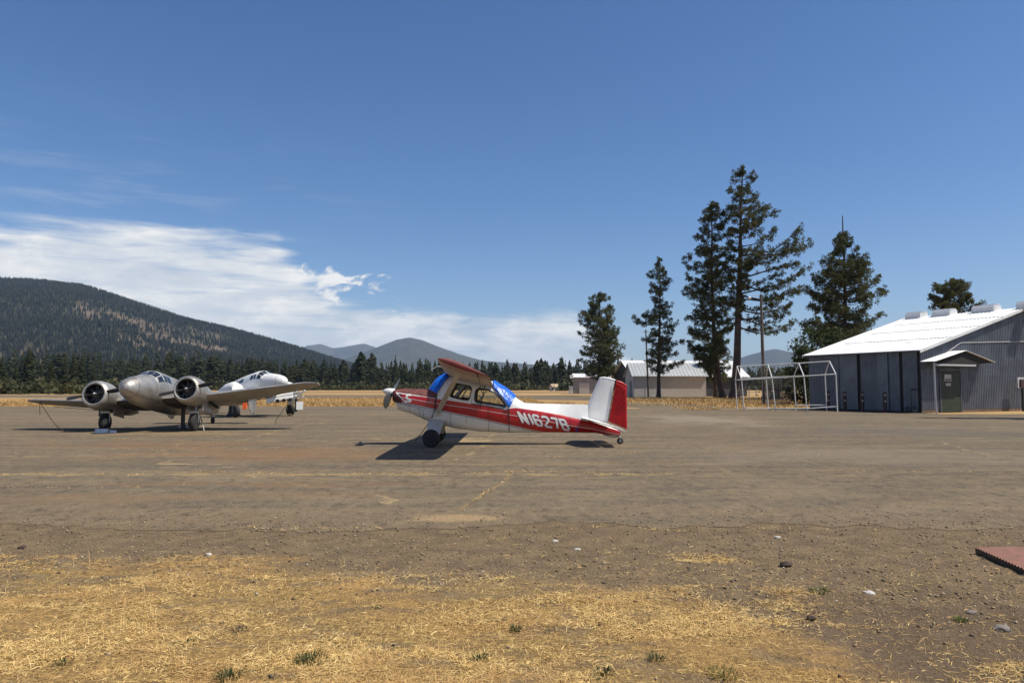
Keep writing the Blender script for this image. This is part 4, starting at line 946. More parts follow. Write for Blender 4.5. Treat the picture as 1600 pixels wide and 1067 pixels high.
# ================================================================ white pipe frame of a shelter
DL, DR = 57.5, 53.6
def fp(px, py, D): return P(px, py, D)
near = []; 
def pipeset():
    # near side uprights (px bottom, eave px, y) and far side
    N = [((1162, 1158.5, 592)), ((1211, 1206, 589.5)), ((1260, 1256, 587.5)), ((1307.5, 1306, 584.5))]
    A = [(1151, 1149, 594), (1200, 1197, 591.5), (1243, 1240, 589), (1291, 1289, 585.5)]
    R_ = [(1151.5, 572.5), (1200, 570), (1248, 567.5), (1296, 564.5)]
    loc = Vector((P(1162, 604, DL).x, DL, 0)); e = empty('shelter_frame', loc, 'bare white pipe frame of a gabled shelter in front of the hangar', 'pipe frame')
    D_ = np.linspace(DL, DR, 4); nt_, ft_, rt_, nb_, fb_ = [], [], [], [], []
    for i in range(4):
        Dn, Df = D_[i], D_[i] + 3.0; a = N[i]; b = A[i]
        t1 = P(a[1], a[2], Dn); b1 = Vector((P(a[0], 604, Dn).x, Dn, -.02)); t2 = P(b[1], b[2], Df); b2 = Vector((P(b[0], 604, Df).x, Df, -.02)); r = P(R_[i][0], R_[i][1], (Dn + Df) / 2)
        nt_.append(t1); ft_.append(t2); rt_.append(r); nb_.append(b1); fb_.append(b2)
        for bb, tt in ((b1, t1), (b2, t2)): MB().tube([bb, tt], .042, 7).build('upright', M['pipew'], e, smooth=60)
        for tt in (t1, t2): MB().tube([tt, r], .042, 7).build('rafter', M['pipew'], e, smooth=60)
    for nm, L in (('ridge_pipe', rt_), ('eave_pipe', nt_), ('eave_pipe', ft_)):
        MB().tube(L, .042, 7).build(nm, M['pipew'], e, smooth=60)
    up = lambda v, z: Vector((v.x, v.y, z))
    MB().tube([up(nb_[0], .18), up(nb_[1], .2), up(nb_[2], .22), up(nb_[3], .42)], .045, 7).build('bottom_rail', M['pipew'], e, smooth=60)
    MB().tube([up(fb_[2], .4), up(fb_[3], .45)], .04, 7).build('bottom_rail', M['pipew'], e, smooth=60)
    for i in (0, 3): MB().tube([nt_[i], ft_[i]], .035, 7).build('tie_pipe', M['pipew'], e, smooth=60)
pipeset()

# wire enclosure behind it
def wire_panel(mb, a, b, h0, h1, step, r):
    a = Vector(a); b = Vector(b); L = (b - a).length; d = (b - a) / L; H = h1 - h0; n = Vector((-d.y, d.x, 0)) * .003
    s = -H
    while s < L:
        for sg in (1, -1):
            u0, u1 = (s, s + H); z0, z1 = (h0, h1) if sg > 0 else (h1, h0)
            c0, c1 = max(u0, 0), min(u1, L)
            if c1 <= c0: continue
            f0, f1 = (c0 - u0) / H, (c1 - u0) / H; p0 = a + d * c0; p1 = a + d * c1; p0.z = z0 + (z1 - z0) * f0; p1.z = z0 + (z1 - z0) * f1
            w_ = Vector((0, 0, r)) ; mb.add([p0 - w_ + n * sg, p0 + w_ + n * sg, p1 + w_ + n * sg, p1 - w_ + n * sg], [(0, 1, 2, 3)])
        s += step
M['wire'] = mat('fence wire', (.27, .26, .25), .7, metal=.2)
M['sheetgrey'] = weather((.25, .235, .225), .2, 1.5, name='grey sheet', rough=.8)
loc = Vector((P(1197, 604, 74).x, 74, 0)); e = empty('wire_enclosure', loc, 'grey wire mesh enclosure left of the hangar behind the pipe frame', 'fence')
pts = [P(1198, 604, 74), P(1221, 604, 74), P(1243, 604, 74.3), P(1262, 604, 73)]
g = MB()
for i in (0, 1): wire_panel(g, (pts[i].x, pts[i].y, 0), (pts[i + 1].x, pts[i + 1].y, 0), .1, 2.65, .11, .013)
g.build('mesh_panel', M['wire'], e, weld=False)
g = MB(); wire_panel(g, (pts[2].x, pts[2].y, 0), (pts[3].x, pts[3].y, 0), .1, 2.4, .28, .008); g.build('mesh_panel', M['wire'], e, weld=False)
for i, p in enumerate(pts):
    MB().tube([(p.x, p.y, -.05), (p.x, p.y, 2.75 if i < 3 else 2.5)], .045, 7).build('post', M['steel'], e, smooth=60)
for px in (1228, 1233):
    p = P(px, 604, 73.9); MB().tube([(p.x, p.y, 0), (p.x, p.y, 2.1)], .04, 6).build('gate_post', M['steel'], e)
MB().tube([(pts[0].x, pts[0].y, 2.68), (pts[2].x, pts[2].y, 2.68)], .035, 6).build('top_rail', M['steel'], e)
# low post-and-wire fence in the grass behind the tall pines
for i, (px, lb) in enumerate(((1170, 'thin fence post left of the utility pole in the tall grass'), (1078 + 103, 'thin fence post close beside the utility pole'))):
    p = P(px, 604, 88); o = MB().tube([(p.x, 88, -.05), (p.x + .03, 88, 1.9)], .05, 6).build('fence_post', M['steel'], origin=(p.x, 88, 0)); tag(o, lb, 'post', 'fence posts by the utility pole')

# utility poles
D = 76; b = Vector((P(1193.5, 604, D).x, D, 0)); t = P(1189, 460, D)
e = empty('utility_pole', b, 'tall grey wooden utility pole with a small lamp, beside the tallest pine', 'utility pole')
M['polewood'] = weather((.13, .105, .085), .25, 2, name='pole wood', rough=.9, streak=(4, 4, .3))
MB().tube([b + Vector((0, 0, -.1)), b.lerp(t, .5), t], [.19, .17, .13], 12).build('pole', M['polewood'], e, smooth=60)
a0 = b.lerp(t, .985); a1 = P(1171, 466, D + .3)
arm = MB().tube([a0, a0.lerp(a1, .5) + Vector((0, 0, .2)), a1 + Vector((0, 0, .15))], .03, 6).build('lamp_arm', M['cable'], e, smooth=60)
MB().lathe(a1 + Vector((0, 0, .2)), (0, 0, -1), [(0, .04), (.04, .10), (.14, .17), (.26, .15), (.34, .06), (.36, 0)], 14).build('lamp_shade', M['roofw'], e, smooth=60)
MB().tube([b.lerp(t, .0) + Vector((-.17, -.1, 0)), b.lerp(t, .45) + Vector((-.15, -.1, 0))], .03, 6).build('conduit', M['cable'], e)
D = 118; b = Vector((P(1013, 604, D).x, D, 0)); t = P(1009, 515, D)
e = empty('utility_pole', b, 'thin grey pole in front of the cream shed beside the slim pine', 'utility pole')
MB().tube([b, b.lerp(t, .5), t], [.16, .14, .1], 10).build('pole', M['polewood'], e, smooth=60)
MB().box(b.lerp(t, .97), (.9, .08, .09)).build('crossarm', M['polewood'], e)

# ================================================================ sheds
M['shedwall'] = weather((.46, .42, .375), .08, .5, (.22, .18, .14), 1.5, .3, .8, name='cream shed wall')
M['shedroof'] = weather((.37, .39, .40), .1, .5, (.2, .18, .16), 1.5, .3, .5, metal=.2, name='grey shed roof')
M['barnwall'] = weather((.055, .052, .052), .3, .5, (.1, .08, .06), 1.5, .3, .85, name='dark barn boards')
def shed(name, label, cat, c, rz, L, Wd, hw_, hr, mw, mr_, ribs=.6, ov=.35, kinds=None):
    "gabled shed, ridge along local x, near wall at y=0; c = near left corner"
    T = Matrix.Translation(Vector(c)) @ Matrix.Rotation(rz, 4, 'Z'); e = empty(name, Vector(c), label, cat)
    g = MB(); g.box((L / 2, .05, hw_ / 2), (L - .1, .1, hw_), T=T); g.build('front_wall', mw, e)
    g = MB(); g.box((L / 2, Wd - .05, hw_ / 2), (L - .1, .1, hw_), T=T); g.build('rear_wall', mw, e)
    for x in (0, L):
        g = MB(); xx = x if x == 0 else x - .12
        g.prism([(xx, 0, 0), (xx, Wd, 0), (xx, Wd, hw_), (xx, Wd / 2, hr - .05), (xx, 0, hw_)], (.12, 0, 0), 0, T); g.build('gable_wall', mw, e)
    for s_ in (0, 1):
        g = MB(); y0 = -ov if not s_ else Wd + ov; sl = (hr - hw_) / (Wd / 2); z0 = hw_ - ov * sl + .06; x = -ov; V = []
        while x < L + ov:
            for q, o in ((0, 0), (.8, 0), (.86, .05), (.94, .05)):
                xx = min(x + q * ribs, L + ov); V += [(xx, y0, z0 + o), (xx, Wd / 2, hr + .06 + o)]
            x += ribs
        n = len(V) // 2; g.add(V, [(2 * i, 2 * i + 2, 2 * i + 3, 2 * i + 1) for i in range(n - 1)], 0, T)
        g.add([(-ov, y0, z0 - .06), (L + ov, y0, z0 - .06), (L + ov, Wd / 2, hr), (-ov, Wd / 2, hr)], [(0, 1, 2, 3)], 0, T)
        g.add([(-ov, y0, z0 - .12), (L + ov, y0, z0 - .12), (L + ov, y0, z0 + .0), (-ov, y0, z0 + .0)], [(0, 1, 2, 3)], 0, T)
        g.build('roof', mr_, e)
    return e, T
D = 121; c = P(990, 604, D); c.z = 0
s1, T1 = shed('shed', 'cream walled shed with a grey metal roof behind the slim pine', 'shed', c, rad(4), 12.1, 6.0, 3.75, 5.75, M['shedwall'], M['shedroof'])
g = MB(); g.box((2.0, -.02, 1.85), (.12, .05, 3.6), T=T1); g.build('downpipe', M['cable'], s1)
g = MB(); g.box((-.05, 2.0, 1.4), (.06, 1.4, 2.7), T=T1); g.build('side_door', M['galvlight'], s1)
c = P(990, 604, 138); c.z = 0; e2, T2 = shed('barn', 'long barn with a dark gable end and bright white roof behind the cream shed', 'barn', c, rad(9), 22.5, 12.5, 3.9, 6.9, M['barnwall'], M['roofw'], ov=.5)
g = MB(); 
g.box((-.06, 8.4, 1.6), (.08, 3.4, 3.0), T=T2); g.build('sliding_door', M['black'], e2)
c = P(897, 604, 190); c.z = 0; e3, T3 = shed('equipment_shed', 'far weathered building with a white roof behind the red plane tail', 'shed', c, rad(-3), 9.6, 7, 4.3, 5.2, M['sheetgrey'], M['roofw'], ov=.35)
g = MB(); g.box((-.6, .2, 4.4), (.9, .9, .9), T=T3); g.build('vent_box', M['roofw'], e3)
g = MB(); g.box((2.6, -.05, 1.4), (2.6, .08, 2.8), T=T3); g.build('garage_door', M['shedwall'], e3)
p = P(892, 604, 186); e = empty('gas_tank', Vector((p.x, 186, 0)), 'small pale upright cabinet at the left end of the far building', 'cabinet')
g = MB(); g.box((p.x, 186, .9), (.9, .9, 1.8)); g.build('cabinet_body', M['cable'], e, bevel=.05)
g = MB(); g.box((p.x, 186, 1.9), (1.1, 1.1, .12)); g.build('lid', M['roofw'], e)
p = P(864, 604, 330); shed('field_hut', 'tiny tan hut with a white gable far out on the field', 'hut', Vector((p.x, 330, 0)), rad(30), 4, 3.0, 1.9, 3.0, M['shedwall'], weather((.45, .33, .2), .1, 1, name='tan roof'), ov=.3)
# rusty ribbed plate at the lower right
q0, q1 = G(1524, 864), G(1600, 899); 
loc = q0.copy(); e = empty('metal_plate', loc, 'rusty red ribbed metal plate lying on the gravel at the right edge', 'metal plate')
M['platered'] = weather((.21, .085, .058), .25, 5, (.15, .11, .075), 6, .8, .75, name='rusty red plate')
ed = (q1 - q0); ed.z = 0; per_ = Vector((1, .06, 0)).normalized(); dirn = ed
g = MB(); n = 17; V = []; Lx = 2.6
for i in range(n * 4 + 1):
    t = i / (n * 4); o = (.0, .012, .012, 0)[i % 4] if i < n * 4 else 0
    p = q0 + dirn * t; V += [p + Vector((0, 0, .058 + o)), p + per_ * Lx + Vector((0, 0, .058 + o))]
g.add(V, [(2 * i, 2 * i + 2, 2 * i + 3, 2 * i + 1) for i in range(n * 4)]); g.build('ribbed_top', M['platered'], e)
g = MB(); pr = dirn.normalized(); g.prism([q0 + Vector((0, 0, .004)), q0 + per_ * Lx + Vector((0, 0, .004)), q1 + per_ * Lx + Vector((0, 0, .004)), q1 + Vector((0, 0, .004))], (0, 0, .050)); g.build('edge_frame', M['black'], e)
# ================================================================ red and white high-wing plane
DC = 24.0
def S(zx, zy, D=DC): return P(580 + .2625 * zx, 540 + .2625 * zy, D)
def curve(pts):
    q = [S(*p) for p in pts]; xs_ = [p.x for p in q]; zs = [p.z for p in q]; return lambda x: float(np.interp(x, xs_, zs))
X_ = lambda zx: S(zx, 300).x
top_f = curve([(136, 266), (150, 259), (200, 256), (300, 258), (345, 262), (360, 243), (378, 217), (400, 195), (440, 173), (470, 167), (490, 167), (560, 180), (640, 194), (715, 208), (740, 222), (790, 250), (835, 284), (870, 315), (920, 345), (1000, 366), (1100, 392), (1250, 428), (1330, 452), (1420, 480), (1480, 502)])
bot_f = curve([(136, 333), (150, 348), (165, 384), (240, 404), (320, 440), (400, 468), (500, 492), (640, 510), (800, 517), (1000, 516.5), (1200, 517), (1330, 519), (1420, 534), (1480, 540)])
s1_f = curve([(136, 272), (165, 280), (300, 297), (400, 312), (470, 321), (600, 341), (700, 357), (800, 377), (830, 368), (860, 365), (1000, 384), (1250, 430), (1330, 456), (1420, 486), (1480, 505)])
s2_f = curve([(136, 296), (220, 312), (400, 343), (600, 371), (870, 417), (1200, 478), (1330, 498), (1420, 520), (1480, 530)])
s3_f = curve([(136, 328), (165, 333), (300, 358), (430, 385), (600, 420), (820, 470), (960, 503), (1030, 515.5), (1330, 518.6), (1420, 533.6), (1480, 539.6)])
hw_x = [X_(v) for v in (136, 150, 200, 300, 395, 450, 640, 730, 830, 920, 1100, 1300, 1420, 1480)]
hw_v = [.34, .40, .46, .50, .54, .57, .57, .54, .46, .38, .27, .17, .11, .05]
def hwid(x): return float(np.interp(x, hw_x, hw_v))
EXn = 2.7
def sec(x):
    t, b = top_f(x), bot_f(x); return (t + b) / 2, max((t - b) / 2, .02), hwid(x)
def widest(x):
    # widest point sits low: cabin narrows to the roof
    return 0
def yside(x, z):
    zc, H, w_ = sec(x); q = max(-1, min(1, (z - zc) / H)); n = EXn
    y = w_ * (1 - abs(q) ** n) ** (1 / n)
    if q > 0: y *= 1 - .14 * q * q * float(np.interp(x, [X_(395), X_(460), X_(720), X_(900)], [0, 1, 1, 0]))
    return y
def ring(x):
    zc, H, w_ = sec(x); n = EXn; t, b = zc + H, zc - H
    def zs(th): return zc + H * math.copysign(abs(math.sin(th)) ** (2 / n), math.sin(th))
    def thz(z):
        q = max(-1, min(1, (z - zc) / H)); return math.copysign(math.asin(min(1, abs(q) ** (n / 2))), q)
    g1, g2, g3 = s1_f(x), s2_f(x), s3_f(x); e = .014
    br = [-PI / 2, thz(g3 - .02), thz(g3), thz(g3 + .02), thz(g2), thz(g2 + e), thz(g1 - .016), thz(g1), PI / 2]
    br = [max(-PI / 2, min(PI / 2, a)) for a in br]
    for i in range(1, len(br)): br[i] = max(br[i], br[i - 1] + 1e-4)
    cnt = [6, 1, 1, 3, 1, 3, 1, 9]; out = []
    mats_ = ['w', 'k', 'st', 'r', 'st', 'r', 'st', 'w']; mr_ = []
    for i in range(8):
        for k in range(cnt[i]): out.append(br[i] + (br[i + 1] - br[i]) * k / cnt[i]); mr_.append(mats_[i])
    out.append(br[8]); return [(yside(x, zs(a)) if abs(a) < PI / 2 - 1e-6 else 0, zs(a)) for a in out], mr_
plane = empty('light_airplane', Vector((X_(760), DC, 0)), 'red and white high-wing light airplane in the middle of the apron, facing left', 'airplane')
slots = [M['white'], M['black'], M['stripe'], M['red'], M['oldred'], M['maroon'], M['inside']]
SI = {'w': 0, 'k': 1, 'st': 2, 'r': 3}
stations = sorted(set([X_(v) for v in list(range(345, 1480, 14)) + [352, 366, 378, 390, 1480]])); stF = [X_(v) for v in [136, 139, 144, 150] + list(range(156, 345, 12)) + [345]]
def fus_mesh(sts, colf):
    mb = MB(); rings = []; mr_ = None
    for x in sts:
        pr, mr_ = ring(x); r = [Vector((x, DC - y, z)) for y, z in pr] + [Vector((x, DC + y, z)) for y, z in reversed(pr[1:-1])]
        rings.append(r)
    m2 = mr_ + list(reversed(mr_))
    mb.loft(rings, 0, True, True, None, lambda i, k: colf(i, k, m2[k] if k < len(m2) else 'w')); return mb
def colfus(i, k, nm): return 4 if nm == 'w' and stations[i] < X_(400) and 16 <= k <= 33 else SI[nm]
def colcowl(i, k, nm):
    x = (stF[i] + stF[min(i + 1, len(stF) - 1)]) / 2
    if nm == 'w':
        kk = k if k < 26 else 50 - k
        return 4 if 16 <= k <= 33 else 0
    if x < X_(188) + 0 and nm in ('r', 'st'): return 5
    return SI[nm]
cabin = fus_mesh(stations, colfus)
fus = cabin.build('fuselage', slots, plane, smooth=40)
# windows cut right through
def side_poly(pts): return [S(*p) for p in pts]
W1 = [(476, 296), (500, 240), (508, 228), (520, 226), (590, 240), (600, 248), (602, 262), (590, 314), (582, 322), (560, 321), (486, 304)]
W2 = [(622, 322), (627, 275), (633, 262), (648, 256), (700, 263), (735, 280), (770, 310), (796, 345), (797, 355), (786, 358), (700, 345), (632, 333)]
cut = MB()
for w_ in (W1, W2):
    pl = [p + Vector((0, -1.2, 0)) for p in side_poly(w_)]; cut.prism(pl, (0, 2.4, 0), 6)
cut_o = cut.build('cutter', slots)
md = fus.modifiers.new('b', 'BOOLEAN'); md.operation = 'DIFFERENCE'; md.solver = 'EXACT'; md.object = cut_o
bpy.context.view_layer.update(); dg = bpy.context.evaluated_depsgraph_get()
me2 = bpy.data.meshes.new_from_object(fus.evaluated_get(dg)); fus.modifiers.clear(); fus.data = me2
bpy.data.objects.remove(cut_o)
fus_mesh(stF, colcowl).build('engine_cowling', slots, plane, smooth=40)
# generic decal on the near/far side
def decal(pts, wd, name, m, closed=False, off=.006, parent=plane, side=-1, fill=False, res=.05):
    P3 = [S(*p) if not isinstance(p, Vector) else p for p in pts]
    if closed: P3.append(P3[0])
    seg = []
    for a, b in zip(P3[:-1], P3[1:]):
        n = max(1, int((b - a).length / res)); seg += [a.lerp(b, i / n) for i in range(n)]
    seg.append(P3[-1]); mb = MB(); V = []; n = len(seg)
    for i, p in enumerate(seg):
        if closed and i in (0, n - 1): d = (seg[1] - seg[0]).normalized() + (seg[-1] - seg[-2]).normalized()
        else: d = seg[min(i + 1, n - 1)] - seg[max(i - 1, 0)]
        d.normalize(); nn = Vector((-d.z, 0, d.x)) * wd / 2
        for q in (p - nn, p + nn): V.append(Vector((q.x, DC + side * (yside(q.x, q.z) + off), q.z)))
    mb.add(V, [(2 * i, 2 * i + 1, 2 * i + 3, 2 * i + 2) for i in range(n - 1)]); return mb
def glass_fill(poly, name, m, side, inset=.02, parent=plane):
    P3 = [S(*p) for p in poly]; V = [Vector((p.x, DC + side * (yside(p.x, p.z) - inset), p.z)) for p in P3]
    mb = MB(); c = sum(V, Vector()) / len(V); mb.add(V + [c], [(i, (i + 1) % len(V), len(V)) for i in range(len(V))]); return mb.build(name, m, parent)
for side in (-1, 1):
    for w_ in (W1, W2):
        gl = glass_fill(w_, 'side_window', M['glass'], side)
        d = decal(w_, .055 if w_ is W2 else .03, 'frame', M['black'], True, .008, side=side); d.build('window_frame', M['black'] if w_ is W2 else M['rubber'], gl, weld=False)
# interior: seats, brace tubes seen through the windows
g = MB(); 
for y in (-.26, .26):
    for zx, w_ in ((548, .24), (590, .2)): 
        c = S(zx, 318); g.lathe((c.x, DC + y, c.z - .35), (0, 0, 1), [(0, .2), (.3, .19), (.38, .14), (.42, 0)], 10)
g.build('seat', M['black'], plane, smooth=60)
g = MB(); a, b = S(505, 312), S(565, 236); g.tube([a + Vector((0, .3, 0)), b + Vector((0, .3, 0))], .03, 6); a, b = S(540, 316), S(580, 240); g.tube([a + Vector((0, -.2, 0)), b + Vector((0, -.2, 0))], .022, 6)
a, b = S(640, 330), S(690, 262); g.tube([a, b], .015, 5); a, b = S(640, 290), S(672, 352); g.tube([a, b], .012, 5); g.build('cabin_brace', M['cream'], plane)
# cables/straps hanging over the rear window
for pts in ([(690, 165), (688, 210), (676, 255), (660, 330), (652, 380)], [(668, 200), (650, 250), (676, 300), (640, 345)]):
    P3 = [S(*p) for p in pts]; mb = MB(); mb.tube([Vector((p.x, DC - yside(p.x, min(p.z, top_f(p.x) - .1)) - .03, p.z)) for p in P3], .012, 5); mb.build('hanging_strap', M['black'], plane)
# marks
decal([(160, 279), (224, 341)], .03, '', None).build('cowl_chevron', M['stripe'], plane, weld=False)
decal([(160, 279), (300, 299)], .028, '', None, off=.007).build('cowl_chevron', M['stripe'], plane, weld=False)
decal([(250, 294), (236, 290), (223, 297), (222, 310), (240, 318), (249, 325), (243, 331), (222, 328), (210, 331)], .062, '', None, off=.009, res=.02).build('emblem', M['stripe'], plane, weld=False)
for ln in ([(318, 372), (322, 405), (318, 437)], [(600, 345), (608, 300)], [(575, 418), (572, 455)], [(395, 300), (398, 360), (396, 400)], [(466, 322), (440, 355), (430, 395)], [(240, 352), (243, 402)], [(300, 360), (300, 430)], [(700, 360), (704, 440), (700, 500)], [(900, 372), (905, 500)], [(1040, 395), (1040, 510)], [(1180, 415), (1180, 512)], [(480, 395), (480, 480)], [(165, 340), (400, 395)], [(240, 262), (235, 290)], [(310, 262), (306, 296)]):
    decal(ln, .008, '', None, off=.004).build('panel_line', M['black'], plane, weld=False)
decal([(600, 343), (700, 358), (782, 372), (812, 352)], .03, '', None, off=.007).build('trim_line', M['black'], plane, weld=False)
decal([(1222, 492), (1214, 498), (1222, 502), (1230, 496)], .05, '', None, off=.007).build('small_badge', M['bluedecal'], plane, weld=False)
# flat dark discs for the nose air intakes
g = MB(); x0 = X_(136); zc = (top_f(x0) + bot_f(x0)) / 2
for sy in (-1, 1): g.lathe((x0 - .004, DC + sy * .2, zc + .03), (-1, 0, 0), [(0, .1), (.006, .1), (.007, .0)], 14)
g.build('air_intake', M['dark'], plane)
# registration letters
import itertools
Lt = {'N': [[(0, 0), (0, 1), (.62, 0), (.62, 1)]], '1': [[(.15, 0), (.15, 1)]],
      '6': [[(.62, .8), (.52, .97), (.12, .97), (0, .85), (0, .12), (.1, 0), (.52, 0), (.62, .12), (.62, .42), (.52, .53), (.05, .53)]],
      '2': [[(0, .8), (.1, .97), (.52, .97), (.62, .86), (.62, .64), (0, .14), (0, 0), (.64, 0)]],
      '7': [[(0, .97), (.62, .97), (.24, 0)]],
      'B': [[(0, 0), (0, .97), (.5, .97), (.6, .86), (.6, .62), (.5, .52), (0.03, .52)], [(.5, .52), (.62, .42), (.62, .12), (.52, 0), (0, 0)]]}
o0 = S(903, 455); o1 = S(1178, 501); tl = S(873, 393)
ub = (o1 - o0).normalized(); hh = (tl - o0); u_len = (o1 - o0).length
adv = {'N': .98, '1': .52, '6': 1.0, '2': 1.0, '7': .92, 'B': .9}; tot = sum(adv[c] for c in 'N1627') + .62; cur = 0
for ch in 'N1627B':
    mb = MB()
    for st in Lt[ch]:
        pts = [o0 + ub * ((cur + a) * u_len / tot) + hh * b for a, b in st]
        q = decal(pts, .066, '', None, off=.008, res=.03); mb.add(q.v, q.f)
        for p in pts[1:-1]:
            V = [Vector((p.x + .033 * math.cos(k * PI / 4), 0, p.z + .033 * math.sin(k * PI / 4))) for k in range(8)]
            mb.add([Vector((v.x, DC - yside(v.x, v.z) - .0095, v.z)) for v in V], [tuple(range(8))])
    mb.build('registration_letter', M['stripe'], plane, weld=False); cur += adv[ch]
# dorsal fin, fin, rudder
def slab(poly, th, mats_, name, parent=plane, yc=DC, bev=.02, D=DC):
    V = [S(*p, D) for p in poly]; mb = MB(); mb.prism([Vector((p.x, yc - th / 2, p.z)) for p in V], (0, th, 0)); return mb.build(name, mats_, parent, bevel=bev, smooth=40)
def airfoil_panel(A, B, C_, D_, th, name, m, parent, n=10, tip_round=True, ycen=None, ridge=0, thick_te=.15, m2=0, nv=40, D=DC):
    "A root LE, B tip LE, C tip TE, D root TE: 2D zoom points of a vertical panel"
    A, B, C_, D_ = [S(*p, D) for p in (A, B, C_, D_)]; rings = []
    for j in range(nv + 1):
        v = j / nv; le = A.lerp(B, v); te = D_.lerp(C_, v); t_ = th * (1 - .35 * v); r = []
        rd = ridge * (1 if (j % 2) else -1) if ridge else 0
        if v > .985 and tip_round: t_ *= .5
        prof = [(i / n) for i in range(n + 1)]
        def half(u): return t_ * (1.2 * math.sqrt(max(u, 0)) * (1 - u) * 1.25 + thick_te * u) / 1.0
        for u in prof: p = le.lerp(te, u); r.append(Vector((p.x, DC - half(u) - (rd if .02 < u < .99 else 0), p.z)))
        for u in reversed(prof[1:]): p = le.lerp(te, u); r.append(Vector((p.x, DC + half(u) + (rd if .02 < u < .99 else 0), p.z)))
        rings.append(r)
    mb = MB(); mb.loft(rings); return mb.build(name, m, parent, smooth=35 if not ridge else 10)
fin = airfoil_panel((1252, 432), (1357, 190), (1450, 207), (1405, 455), .085, 'tail_fin', M['white'], plane, thick_te=.25)
# fin tip cap
g = MB(); a, b = S(1357, 190), S(1453, 206); g.tube([a + Vector((0.01, 0, -.01)), a.lerp(b, .3) + Vector((0, 0, .012)), a.lerp(b, .7) + Vector((0, 0, .012)), b], [.02, .045, .04, .02], 8); g.build('tip_cap', M['white'], fin, smooth=60)
g = MB(); a, b = S(1452, 208), S(1407, 452); g.tube([a + Vector((0, -.052, 0)), b + Vector((0, -.06, 0))], .010, 5); g.build('hinge_gap', M['black'], fin)
rud = airfoil_panel((1412, 452), (1457, 209), (1521, 238), (1523, 498), .030, 'rudder', M['rudred'], plane, ridge=0.0, n=4, thick_te=.5, nv=2)
g = MB()
for j in range(19):
    v = (j + .7) / 20; a = S(1412, 452).lerp(S(1457, 209), v); b = S(1523, 498).lerp(S(1521, 238), v)
    for sy in (-1, 1):
        ya = DC + sy * .030; yb = DC + sy * .018
        g.prism([Vector((a.x + .02, ya, a.z - .035)), Vector((a.x + .02, ya + sy * .045, a.z - .008)), Vector((a.x + .02, ya, a.z + .01))], (b.x - a.x - .04, yb - ya, b.z - a.z))
g.build('corrugation', M['rudred'], rud)
g = MB(); a, b = S(1457, 209), S(1521, 238); g.tube([a, a.lerp(b, .5) + Vector((0, 0, .02)), b], [.02, .035, .015], 8); g.build('rudder_cap', M['rudred'], rud, smooth=60)
mb = MB(); V = [S(*p) for p in ((905, 340), (1000, 345), (1275, 350), (1300, 425), (1255, 436), (1100, 398), (1000, 372), (930, 352))]
mb.prism([Vector((p.x, DC - .025, p.z)) for p in V], (0, .05, 0)); mb.build('dorsal_fin', M['white'], plane, bevel=.015)
mb = MB(); rings = []
for zx in range(905, 1290, 16):
    x = X_(zx); zt = float(np.interp(zx, [905, 1000, 1290], [S(0, 340).z, S(0, 345).z, S(0, 351).z])); zb = top_f(x) - .06; w0 = yside(x, zb); 
    rings.append([Vector((x, DC - w0 * 1.01, zb)), Vector((x, DC - w0 * .55 - .02, zb + (zt - zb) * .45)), Vector((x, DC - .022, zt)), Vector((x, DC + .022, zt)), Vector((x, DC + w0 * .55 + .02, zb + (zt - zb) * .45)), Vector((x, DC + w0 * 1.01, zb))])
mb.loft(rings, cap=False, closed=False); mb.build('dorsal_fairing', M['white'], plane, smooth=60)
# stabilisers
def flying(le0, te0, le1, te1, th, name, m, parent, n=8, tipr=True, nv=6, under=None, rnd_=.42):
    rings = []
    for j in range(nv + 1):
        v = j / nv; le = le0.lerp(le1, v); te = te0.lerp(te1, v)
        if tipr and v > .8: k = (v - .8) / .2; sh = 1 - math.sqrt(max(0, 1 - k * k)); ctr = le.lerp(te, .5); le = le.lerp(ctr, rnd_ * sh); te = te.lerp(ctr, rnd_ * .8 * sh)
        ch = te - le; up = Vector((-ch.z, 0, ch.x)).normalized() * (1 if ch.x > 0 else -1)
        if up.z < 0: up = -up
        t_ = th * ch.length * (1 if v < .97 else .35); r = []
        for i in range(n + 1): u = i / n; r.append(le + ch * u + up * t_ * (2.6 * (math.sqrt(u) * (1 - u)) * .62 + .03))
        for i in range(n - 1, 0, -1): u = i / n; r.append(le + ch * u - up * t_ * (2.6 * (math.sqrt(u) * (1 - u)) * .32 + .03))
        rings.append(r)
    mb = MB(); mb.loft(rings, mrow=(lambda i, k: 0 if k < n else 1) if under else None)
    return mb.build(name, [m, under] if under else m, parent, smooth=40)
for sy in (-1, 1):
    y1 = DC + sy * 1.55; y0 = DC + sy * .1
    a, hg, b = S(1248, 428), S(1415, 470), S(1482, 494); zoff = -.04 if sy < 0 else .0
    dd = lambda p, y, dx=0, dz=0: Vector((p.x + dx, y, p.z + dz))
    st = flying(dd(a, y0), dd(hg, y0), dd(a, y1, .28, -.05), dd(hg, y1), .085, 'stabilizer', M['white'], plane, tipr=True)
    flying(dd(hg, y0 + sy * .06, .012), dd(b, y0 + sy * .12), dd(hg, y1 + sy * .04, .012), dd(b, y1, -.05), .07, 'elevator', M['white'], plane, tipr=True)
